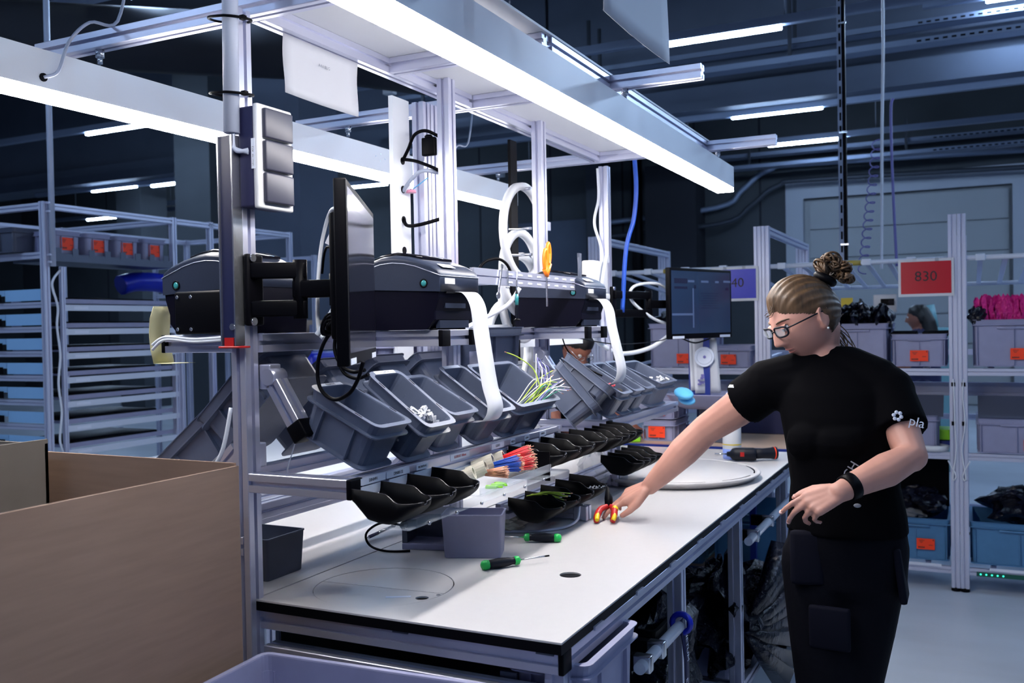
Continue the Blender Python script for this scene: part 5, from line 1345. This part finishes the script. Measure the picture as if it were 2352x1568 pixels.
# ================================================================ people
def limb(b, pts, rs, n=14, flat=None):
    """chain of tapered round segments with rounded ends"""
    pts = [V(p) for p in pts]
    b.tube(pts, rs, n)
    for p, r_ in zip(pts, rs): b.ball(p, r_, 12)
def rings_loft(b, rows, n=28):
    """rows of (centre, rx, ry, yaw) horizontal ellipses"""
    rings = []
    for c, rx, ry, yw in rows:
        cs, sn = math.cos(yw), math.sin(yw)
        rings.append([(c[0]+rx*math.cos(a)*cs-ry*math.sin(a)*sn, c[1]+rx*math.cos(a)*sn+ry*math.sin(a)*cs, c[2]) for a in [2*math.pi*k/n for k in range(n)]])
    b.loft(rings, 0, True)
def fused(b, name, m, parent, voxel=.005, it=6, fac=.5):
    """one continuous smooth skin over all the overlapping pieces"""
    me = b.mesh(name, [m])
    tmp = bpy.data.objects.new('tmp', me); COL.objects.link(tmp)
    r_ = tmp.modifiers.new('remesh', 'REMESH'); r_.mode = 'VOXEL'; r_.voxel_size = voxel; r_.use_smooth_shade = True
    s_ = tmp.modifiers.new('smooth', 'SMOOTH'); s_.iterations = it; s_.factor = fac
    dg = bpy.context.evaluated_depsgraph_get(); dg.update()
    out = bpy.data.meshes.new_from_object(tmp.evaluated_get(dg))
    bpy.data.objects.remove(tmp); bpy.data.meshes.remove(me)
    out.name = name; out.materials.clear(); out.materials.append(MATS[m])
    out.polygons.foreach_set('use_smooth', [True]*len(out.polygons)); out.polygons.foreach_set('material_index', [0]*len(out.polygons))
    return link(name, out, parent)
def head_pt(dx, dy, dz):
    g = lambda v, c, s: math.exp(-((v-c)/s)**2)
    x, y, z = .098*dx, .077*dy, .114*dz
    lo = max(0, -dz)
    y *= 1-.30*lo**1.5
    if dx < 0: x *= 1-.42*lo
    else: x *= 1-.10*lo*(1-lo)
    if dx > 0:
        w_ = dx**.7
        d = 0
        pr = 0 if z > .034 else ((.034-z)/.062)**1.2 if z > -.028 else max(0, 1-((-.028-z)/.013)**2)
        d += .030*g(y, 0, .0105+.004*max(0, -z/.03))*pr
        for s in (-1, 1):
            d -= .011*g(y, s*.031, .015)*g(z, .012, .011)
            d += .0045*g(y, s*.030, .022)*g(z, .031, .008)
            d += .005*g(y, s*.044, .02)*g(z, -.022, .022)
            d += .006*g(y, s*.013, .007)*g(z, -.030, .008)
        d += .007*g(y, 0, .022)*g(z, -.052, .006)+.0065*g(y, 0, .019)*g(z, -.066, .006)-.005*g(y, 0, .024)*g(z, -.059, .0028)
        d += .012*g(y, 0, .024)*g(z, -.097, .014)-.004*g(y, 0, .03)*g(z, -.079, .006)
        x += d*w_
    return V((x, y, z))
def head_frame(c, face, roll=0, k=1.0):
    x = V(face).normalized(); up = V((0, 0, 1)); y = up.cross(x).normalized(); z = x.cross(y)
    T = Matrix.Identity(4)
    for i in range(3): T[i][0], T[i][1], T[i][2] = x[i], y[i], z[i]
    T = Matrix.Translation(V(c)) @ T @ Matrix.Rotation(R(roll), 4, 'X') @ Matrix.Scale(k, 4)
    return T
def head_grid(f, T, nu=80, nv=64, mask=None):
    pts, ok = [], []
    for i in range(nv+1):
        a = math.pi*i/nv
        for j in range(nu):
            e = 2*math.pi*j/nu
            d = (math.sin(a)*math.cos(e), math.sin(a)*math.sin(e), math.cos(a))
            pts.append(T @ f(*d)); ok.append(mask(*d) if mask else True)
    fs = []
    for i in range(nv):
        for j in range(nu):
            q = (i*nu+j, i*nu+(j+1) % nu, (i+1)*nu+(j+1) % nu, (i+1)*nu+j)
            if all(ok[k] for k in q): fs.append(q)
    return pts, fs
def hand(b, wrist, d, n_, right, curls, thumb, k=1.0, spread=.0):
    """palm plus five fingers; curls per finger in degrees for the three joints"""
    d = V(d).normalized(); n_ = V(n_); n_ = (n_-d*n_.dot(d)).normalized(); a = d.cross(n_)*(-1 if right else 1)
    W_ = V(wrist)
    spec = ((.030, .084, (.040, .024, .019), .0086), (.010, .088, (.044, .028, .020), .0088), (-.010, .083, (.041, .026, .019), .0084), (-.028, .075, (.032, .020, .017), .0074))
    tips = []
    for (off, kl, segs, r_), c in zip(spec, curls):
        base = W_+a*(off*.55*k)+d*(.012*k); kn = W_+a*(off*k)+d*(kl*k)
        b.tube([base, kn], [.0155*k, .0125*k], 10); b.ball(kn, .0118*k, 10); b.ball(base, .0155*k, 10)
        p = kn; ang = 0; fd = d+a*(spread*off*10)
        fd.normalize()
        for s, (L, cu) in enumerate(zip(segs, c)):
            ang += R(cu); dd = fd*math.cos(ang)-n_*math.sin(ang)
            q = p+dd*(L*k); r0, r1 = r_*k*(1-.07*s), r_*k*(.95-.08*s)
            b.tube([p, q], [r0, r1], 10); b.ball(q, r1, 10); p = q
        tips.append(p)
    p = W_+a*(.020*k)+d*(.018*k); b.ball(p, .0165*k, 10)
    for i, (vec, L, r0, r1) in enumerate(zip(thumb, (.042, .032, .026), (.0165, .012, .0105), (.0125, .0105, .0085))):
        dd = (d*vec[0]+a*vec[1]+n_*vec[2]).normalized(); q = p+dd*(L*k)
        b.tube([p, q], [r0*k, r1*k], 10); b.ball(q, r1*k, 10); p = q
    tips.append(p)
    return tips

# ---------------------------------------------------------------- the woman at the bench
pw = thing('person', 'woman in black t-shirt and work trousers leaning over the bench to grip pliers', 'person', (.42, 1.06, 0))
HC = (.312, 1.112, 1.548)
FD = V((-.66, -.60, -.43))
HT_ = head_frame(HC, FD, 4, 1.03)
SR, ER, WR = V((.205, 1.115, 1.352)), V((-.003, 1.185, 1.205)), V((-.196, 1.200, 1.012))
SL, EL, WL = V((.535, 1.105, 1.335)), V((.603, .985, 1.175)), V((.440, .815, 1.096))
b = MB()
pts, fs = head_grid(head_pt, HT_)
b.add(pts, fs, 0, True)
for s in (-1, 1):
    b.ball((-.012, s*.079, -.006), (.015, .007, .029), 12, T=HT_); b.tube([HT_ @ V((-.012+.017*math.cos(a), s*.085, -.004+.030*math.sin(a))) for a in [R(-60+22*i) for i in range(12)]], .0042, 7); b.ball((-.004, s*.078, -.030), (.009, .006, .010), 10, T=HT_)
limb(b, [HT_ @ V((-.035, 0, -.045)), V((.352, 1.150, 1.455)), V((.385, 1.125, 1.385))], [.058, .055, .062])
rings_loft(b, [((.425, 1.06, .86), .15, .11, 0), ((.425, 1.06, .95), .15, .11, 0), ((.42, 1.06, 1.06), .125, .095, 0), ((.42, 1.08, 1.2), .145, .11, 0), ((.405, 1.10, 1.31), .15, .105, 0), ((.385, 1.12, 1.395), .10, .075, 0)])
limb(b, [V((.28, 1.11, 1.355)), SR, (SR+ER)/2+V((0, 0, -.004)), ER, ER*.62+WR*.38+V((-.002, 0, .0)), ER*.25+WR*.75, WR], [.058, .058, .056, .0475, .0485, .037, .028])
limb(b, [V((.47, 1.11, 1.36)), SL, (SL+EL)/2, EL, EL*.65+WL*.35+V((0, 0, -.004)), EL*.25+WL*.75, WL], [.056, .056, .052, .044, .046, .035, .0275])
for hx, kx, ax in (((.355, 1.05, .88), (.372, 1.01, .50), (.365, 1.06, .09)), ((.485, 1.07, .88), (.435, 1.06, .50), (.445, 1.13, .09))):
    limb(b, [hx, V(hx)*.5+V(kx)*.5, kx, V(kx)*.6+V(ax)*.4, ax], [.09, .08, .062, .06, .042])
    limb(b, [V(ax)+V((0, .02, -.045)), V(ax)+V((-.01, -.14, -.055))], [.042, .032])
# right hand: reaching down to the pliers
tipsR = hand(b, WR, (-.86, -.12, -.42), (-.38, -.42, .80), True, ((2, 14, 12), (6, 18, 14), (16, 24, 16), (24, 26, 18)), ((.74, .62, -.30), (.95, .22, -.22), (1.0, -.05, -.18)), 1.10)
# left hand: relaxed in front of the belly, thumb and forefinger nearly touching
tipsL = hand(b, WL, (-.84, -.36, -.40), (.12, -.74, .66), False, ((10, 20, 12), (26, 28, 18), (50, 42, 24), (60, 46, 26)), ((.76, .55, -.22), (.95, .20, -.20), (1.0, -.02, -.12)), .97)
body = fused(b, 'body', 'skin', pw, .0042, 5)
# nails of the visible fingers, wrist band
for p_, n_ in ((tipsL[0], (.1, -.8, .6)), (tipsL[4], (.3, -.6, .7)), (tipsL[1], (.1, -.8, .6))):
    MB().ball((0, 0, 0), (.0052, .0065, .0016), 10).obj('nail', 'nail', pw, False, V(p_)+V(n_).normalized()*.0062, facing((0, 0, 0), n_).to_3x3().to_4x4())
ctr = WL*.86+EL*.14; dirw = (EL-WL).normalized(); x_, y_, _ = frame(dirw)
bn = [[ctr+dirw*o+x_*(r_*math.cos(2*math.pi*k/24))+y_*(r_*math.sin(2*math.pi*k/24)) for k in range(24)] for o, r_ in ((-.014, .0335), (-.013, .0352), (.013, .0362), (.014, .0345))]
MB().loft(bn, 0, True).obj('wrist_band', 'black', pw)
# t-shirt
b = MB()
rings_loft(b, [((.428, 1.058, .945), .166, .128, 0), ((.428, 1.06, 1.0), .160, .122, 0), ((.424, 1.06, 1.08), .148, .116, 0), ((.42, 1.075, 1.18), .158, .125, 0), ((.412, 1.09, 1.27), .168, .124, 0), ((.402, 1.105, 1.335), .172, .113, 0), ((.386, 1.118, 1.385), .140, .092, 0), ((.372, 1.132, 1.420), .085, .070, 0), ((.366, 1.138, 1.432), .070, .064, 0)])
limb(b, [(.46, 1.00, 1.21), (.44, .995, 1.20), (.40, .99, 1.20)], [.055, .06, .055])
limb(b, [(.33, 1.005, 1.20), (.345, 1.0, 1.2)], [.058, .058])
for chain, rr_ in (([V((.30, 1.112, 1.345)), SR+V((.0, 0, .0)), SR*.62+ER*.38], [.075, .078, .0745]), ([V((.46, 1.11, 1.345)), SL, SL*.38+EL*.62], [.075, .0785, .074])):
    b.tube(chain, rr_, 18); b.ball(chain[0], rr_[0], 14); b.ball(chain[1], rr_[1], 14)
limb(b, [(.37, 1.14, 1.405), (.43, 1.135, 1.400), (.51, 1.115, 1.362)], [.066, .068, .072])
limb(b, [(.36, 1.135, 1.400), (.29, 1.12, 1.385), (.215, 1.112, 1.362)], [.064, .066, .070])
limb(b, [(.42, 1.17, 1.385), (.48, 1.16, 1.35)], [.07, .08])
sh = fused(b, 'tshirt', 'shirt', pw, .006, 7)
# trousers: waist, seat and two legs with pockets
b = MB()
rings_loft(b, [((.428, 1.062, .72), .05, .06, 0), ((.428, 1.062, .80), .158, .12, 0), ((.428, 1.062, .90), .166, .127, 0), ((.428, 1.06, .985), .155, .12, 0)])
for hx, kx, ax in (((.352, 1.05, .86), (.375, 1.01, .50), (.365, 1.06, .06)), ((.485, 1.07, .86), (.435, 1.06, .50), (.445, 1.13, .06))):
    b.tube([hx, V(hx)*.5+V(kx)*.5, kx, V(kx)*.5+V(ax)*.5, ax], [.105, .096, .083, .085, .088], 20); b.ball(hx, .105, 14)
tr_ = fused(b, 'trousers', 'trousers', pw, .008, 7)
MB().box((.395, .936, .70), (.11, .02, .12), (R(2), 0, R(-3)), bev=.009).obj('knee_panel', 'trousers_panel', pw)
MB().box((.335, .952, .885), (.09, .03, .15), (R(-6), 0, R(12)), bev=.014).obj('tool_pocket', 'trousers_panel', pw)
MB().box((.572, 1.03, .845), (.02, .10, .15), (0, R(-7), 0), bev=.008).obj('tool_pocket', 'trousers_panel', pw)
for ax in ((.365, 1.06, .06), (.445, 1.13, .06)):
    b = MB(); limb(b, [V(ax)+V((0, .05, -.015)), V(ax)+V((0, -.06, -.015)), V(ax)+V((-.005, -.17, -.022))], [.045, .047, .038])
    b.bx((ax[0]-.045, ax[1]-.21, 0), (ax[0]+.04, ax[1]+.09, .025), bev=.01)
    fused(b, 'shoe', 'black', pw, .007, 4)
# prints on the shirt
nS = V((.33, -.93, .12)).normalized()
def onto(o, p, n_):                                    # nearest point of a cloth mesh from outside, along -n_
    hit, loc, nn, _ = o.ray_cast(o.matrix_basis.inverted() @ (V(p)+V(n_)*.3), -V(n_)) if False else (False, None, None, None)
    return V(p)
base = SL*.60+EL*.40+V((.010, 0, -.006))
Tn = facing(base+nS*.081, nS, (.28, 0, .96))
text('lettering', 'pla', .036, 'label', pw, Tn @ Matrix.Translation((.022, -.004, 0)), .0004)
for i in range(6):
    a = 2*math.pi*i/6
    MB().ball((.010*math.cos(a), .010*math.sin(a), 0), (.0055, .0055, .0012), 8).obj('emblem_petal', 'label', pw, False, (Tn @ Matrix.Translation((-.030, .0, .0))).to_translation(), Tn.to_3x3().to_4x4())
text('lettering', 'GH', .034, 'grey_mark', pw, facing((.455, .9425, 1.135), (.2, -1, .05), (-.85, 0, .5)), .0004)
MB().ball((0, 0, 0), (.010, .006, .002), 12).obj('emblem', 'grey_mark', pw, False, (.47, .944, 1.04), facing((0, 0, 0), (.2, -1, 0)).to_3x3().to_4x4())
tq = SR*.68+ER*.32
ntag = V((-.50, -.62, .60)).normalized()
MB().box((0, 0, 0), (.026, .010, .002)).obj('sleeve_tag', 'label', pw, False, tq+ntag*.0735, facing((0, 0, 0), ntag).to_3x3().to_4x4())
# hair: cap, tied bun, black band, loose strands
def hm(dx, dy, dz):
    hl = .02+.56*dx if dx > 0 else max(-.66, .02+1.7*dx)
    return dz-hl+.035*math.sin(9*dy+4*dx)-.2
def hair_pt(dx, dy, dz):
    p = head_pt(dx, dy, dz); m = hm(dx, dy, dz); k = min(1, max(0, (m+.2)/.42))**1.1
    w_ = .0016*math.sin(math.atan2(dy, dz+.35)*38+3*dx)
    return p+V((dx, dy, dz))*((.015+w_)*k)
pts, fs = head_grid(hair_pt, HT_, 120, 90, lambda x, y, z: hm(x, y, z) > -.20)
MB().add(pts, fs, 0, True).obj('hair', 'hair', pw)
BC_ = V((.382, 1.162, 1.692))
b = MB()
for i, (o, r_, ax_) in enumerate((((-.022, -.006, .004), .019, (1, .3, .5)), ((.002, -.006, .018), .020, (.2, 1, .4)), ((.028, .004, .006), .019, (.3, .2, 1)), ((.012, .014, .0), .018, (1, 1, .2)), ((.034, .006, -.022), .016, (.2, .3, 1)))):
    x_, y_, z_ = frame(ax_); c = BC_+V(o)*1.2; r_ *= 1.15
    for q in range(15):
        f0 = rnd.random()*6.28; rad = r_*.60*math.sqrt(rnd.random()); tw = rnd.choice((-1, 1))*(1+rnd.random())
        pp = []
        for k in range(26):
            t_ = 2*math.pi*k/26; e = x_*math.cos(t_)+y_*math.sin(t_); g_ = f0+tw*t_
            pp.append(c+e*(r_*.78+rad*math.cos(g_))+z_*(rad*math.sin(g_)))
        b.tube(pp, .0034, 6)
b.obj('hair_bun', 'hair', pw)
c = BC_+V((-.016, -.008, -.028)); x_, y_, z_ = frame((.45, .15, .85))
MB().tube([c+x_*(.026*math.cos(2*math.pi*k/20))+y_*(.024*math.sin(2*math.pi*k/20)) for k in range(20)], .0125, 10, closed=True).obj('hair_band', 'black', pw)
b = MB()
for i in range(16):
    q = HT_ @ V((-.075+.02*rnd.random(), -.035+.07*rnd.random(), -.045-.03*rnd.random()))
    b.tube(smooth_path([q, q+V((.012+.02*rnd.random(), .02*rnd.random(), -.03)), q+V((.03+.03*rnd.random(), .02*rnd.random()-.02, -.055-.03*rnd.random()))], 4), [.0016]*9, 5)
for i in range(10):
    q = HT_ @ V((.088, .02*rnd.random(), .055+.02*rnd.random()))
    b.tube(smooth_path([HT_ @ V((.07, -.02+.06*rnd.random(), .09)), q, q+FD*.02+V((0, 0, .004-.012*rnd.random()))], 4), [.0007]*9, 4)
b.obj('loose_strands', 'hair', pw)
# face details
def surf(y, z, off=0):
    dz = z/.114; lo = max(0, -dz); dy = y/(.077*(1-.30*lo**1.5)); dx = math.sqrt(max(0, 1-dy*dy-dz*dz))
    return head_pt(dx, dy, dz)+V((off, 0, 0))
for s in (-1, 1):
    e = MB().ball((.083, s*.031, .012), (.011, .0125, .0105), 16, T=HT_).obj('eye', 'eye_white', pw)
    MB().ball((.0915, s*.0305, .0085), (.0032, .0055, .0055), 12, T=HT_).obj('iris', 'hair_dark', e)
    MB().loft([[(HT_ @ V((.0835+.0115*math.cos(a), s*.031+.0132*t, .012+.0112*math.sin(a)))) for t in (-1, -.5, 0, .5, 1)] for a in [R(8+14*i) for i in range(8)]], 0, True, (False, False), closed=False).obj('eyelid', 'skin', pw)
    MB().tube([HT_ @ surf(s*(.016+.034*(t+.5)), .030+.004*math.sin((t+.5)*2.6), .0005) for t in (-.5, -.25, 0, .25, .5)], [.0016, .0024, .0024, .002, .001], 6).obj('eyebrow', 'hair', pw)
for z, r_ in ((-.0535, .0026), (-.0648, .0030)):
    MB().tube([HT_ @ surf(.021*t, z+(.0016*(1-abs(t)) if z > -.06 else .003*abs(t)), -.0006) for t in (-1, -.6, -.25, 0, .25, .6, 1)], [.0006, r_*.7, r_, r_*.9, r_, r_*.7, .0006], 8).obj('lip', 'lips', pw)
MB().ball((-.004, .0865, -.037), .0035, 8, T=HT_).obj('earring', 'white_plastic', pw)
# glasses
gl = MB()
for s in (-1, 1):
    gl.tube([HT_ @ V((.107-.012*abs(math.cos(a))*(1 if math.cos(a)*s > 0 else .2), s*.033+.0255*math.copysign(abs(math.cos(a))**.6, math.cos(a)), .008+.0145*math.copysign(abs(math.sin(a))**.6, math.sin(a)))) for a in [2*math.pi*k/24 for k in range(24)]], .0028, 6, closed=True)
    gl.tube([HT_ @ V(p) for p in ((.096, s*.059, .014), (.05, s*.077, .014), (-.01, s*.084, .012), (-.03, s*.083, .0))], .0024, 6)
gl.tube([HT_ @ V(p) for p in ((.106, -.008, .010), (.110, 0, .012), (.106, .008, .010))], .002, 6)
go = gl.obj('glasses', 'handle_dark', pw)
for s in (-1, 1):
    MB().loft([[HT_ @ V((.1045+dx, s*.033+.0245*math.cos(a), 0.008+.0125*math.sin(a))) for a in [2*math.pi*k/16 for k in range(16)]] for dx in (0, .001)], 0, False).obj('lens', 'clear', go)
# pliers in her right hand
pv = V((-.325, 1.170, .945))
pl_ = thing('pliers', 'red and yellow insulated pliers held by the woman on the worktop', 'pliers', (-.32, 1.13, HT))
h1, h2 = V((-.339, 1.084, .909)), V((-.290, 1.100, .909))
jaw = pv+V((-.02, .035, .055))
MB().tube([pv+V((0, -.005, -.005)), pv*.6+jaw*.4, jaw], [.013, .014, .004], 8).obj('jaws', 'black', pl_)
for q, bow in ((h1, V((-.012, 0, .008))), (h2, V((.012, 0, .008)))):
    path = smooth_path([pv, pv*.6+q*.4+bow, q*.8+pv*.2+bow*.6, q], 5)
    MB().tube(path, [.008+.003*math.sin(3*i/len(path)) for i in range(len(path))], 10).obj('handle', 'red_plastic', pl_)
    MB().tube([p+V((.003, -.003, .004)) for p in path[-8:]], [.004, .006, .0075, .008, .008, .008, .0075, .006], 8).obj('grip_inlay', 'yellow', pl_)
MB().ball(pv*.75+h2*.25+V((.018, -.004, .004)), (.012, .016, .012), 12).obj('finger_guard', 'yellow', pl_)

# ---------------------------------------------------------------- two people in the background
def simple_person(label, base, face, skin, hair, cloth, lean, hc, long_hair, glasses, legs='navy', sh_w=.19):
    base = V((*base, 0)); t = thing('person', label, 'person', base)
    f2 = V((face[0], face[1], 0)).normalized(); rt = V((f2.y, -f2.x, 0)); up = V((0, 0, 1))
    T = head_frame(hc, face, 0, 1.0); hc = V(hc)
    pel = base+up*.93; nk = hc-V(face).normalized()*.03-up*.14; ch = pel*.35+nk*.65
    b = MB(); pts, fs = head_grid(head_pt, T, 56, 44); b.add(pts, fs, 0, True)
    for s in (-1, 1): b.ball((-.010, s*.074, -.004), (.021, .009, .034), 10, T=T)
    limb(b, [T @ V((-.03, 0, -.05)), nk], [.055, .058]); limb(b, [nk-up*.03, ch, pel], [.10, .13, .12])
    hands = []
    for s in (-1, 1):
        sh_ = nk-up*.08+rt*(s*sh_w); el = sh_+f2*.10-up*.24+rt*(s*.04); wr = el+f2*.22-up*.04-rt*(s*.05)
        limb(b, [sh_, el, wr], [.05, .042, .028]); hand(b, wr, f2-up*.2, up, s > 0, ((20, 20, 15),)*4, ((.6, .7, -.2), (.8, .4, -.3), (.95, .1, -.3)))
        hip = pel+rt*(s*.09)-up*.05; limb(b, [hip, hip-up*.42, hip-up*.83], [.085, .06, .045]); limb(b, [hip-up*.85, hip-up*.86+f2*.16], [.04, .032])
    fused(b, 'body', skin, t, .008, 4)
    b = MB(); limb(b, [nk-up*.05, ch, pel], [.115, .152, .145], 20)
    for s in (-1, 1):
        sh_ = nk-up*.08+rt*(s*sh_w); el = sh_+f2*.10-up*.24+rt*(s*.04); b.tube([nk-up*.08, sh_, sh_*.4+el*.6], [.07, .068, .062], 14); b.ball(sh_, .068, 12)
    fused(b, 'shirt', cloth, t, .011, 5)
    b = MB()
    for s in (-1, 1):
        hip = pel+rt*(s*.09)-up*.04; b.tube([hip, hip-up*.42, hip-up*.84], [.10, .08, .075], 14); b.ball(hip, .10, 12)
    fused(b, 'trousers', legs, t, .012, 4)
    hp = lambda dx, dy, dz: head_pt(dx, dy, dz)+V((dx, dy, dz))*.015*min(1, max(0, (hm(dx, dy, dz)+.2)/.4))
    pts, fs = head_grid(hp, T, 64, 50, lambda x, y, z: hm(x, y, z) > -.20)
    MB().add(pts, fs, 0, True).obj('hair', hair, t)
    if long_hair:
        b = MB(); limb(b, [T @ V((-.04, 0, .06)), T @ V((-.085, 0, -.05)), T @ V((-.10, 0, -.16)), T @ V((-.09, 0, -.26))], [.07, .075, .08, .05]); fused(b, 'long_hair', hair, t, .008, 4)
    for s in (-1, 1):
        MB().ball((.083, s*.031, .012), (.011, .0125, .0105), 12, T=T).obj('eye', 'eye_white', t)
        if glasses:
            MB().tube([T @ V((.106, s*.033+.025*math.cos(a), .006+.018*math.sin(a))) for a in [2*math.pi*k/18 for k in range(18)]], .002, 6, closed=True).tube([T @ V(p) for p in ((.10, s*.058, .012), (.0, s*.084, .012))], .0022, 6).obj('glasses', 'steel', t)
    return t
simple_person('dark-haired worker with glasses bending low behind the second station', (-1.62, 3.62), (.52, -.30, -.62), 'skin_dark', 'hair_dark', 'black', 0, (-1.345, 3.42, 1.415), False, True, 'black')
simple_person('person with long black hair seen in the distance through the rack', (.36, 8.1), (-.95, .1, -.05), 'skin_dark', 'hair_dark', 'fabric_navy', 0, (.30, 8.1, 1.55), True, False)
t = thing('teal_machine', 'pale teal machine part behind the long-haired person', 'machine', (.5, 8.7, 0))
MB().bx((.40, 8.6, 0), (.62, 8.9, 1.45), bev=.03).cyl((.42, 8.7, 1.45), (.38, 8.7, 1.68), .05, 12).obj('housing', 'teal_pale', t)
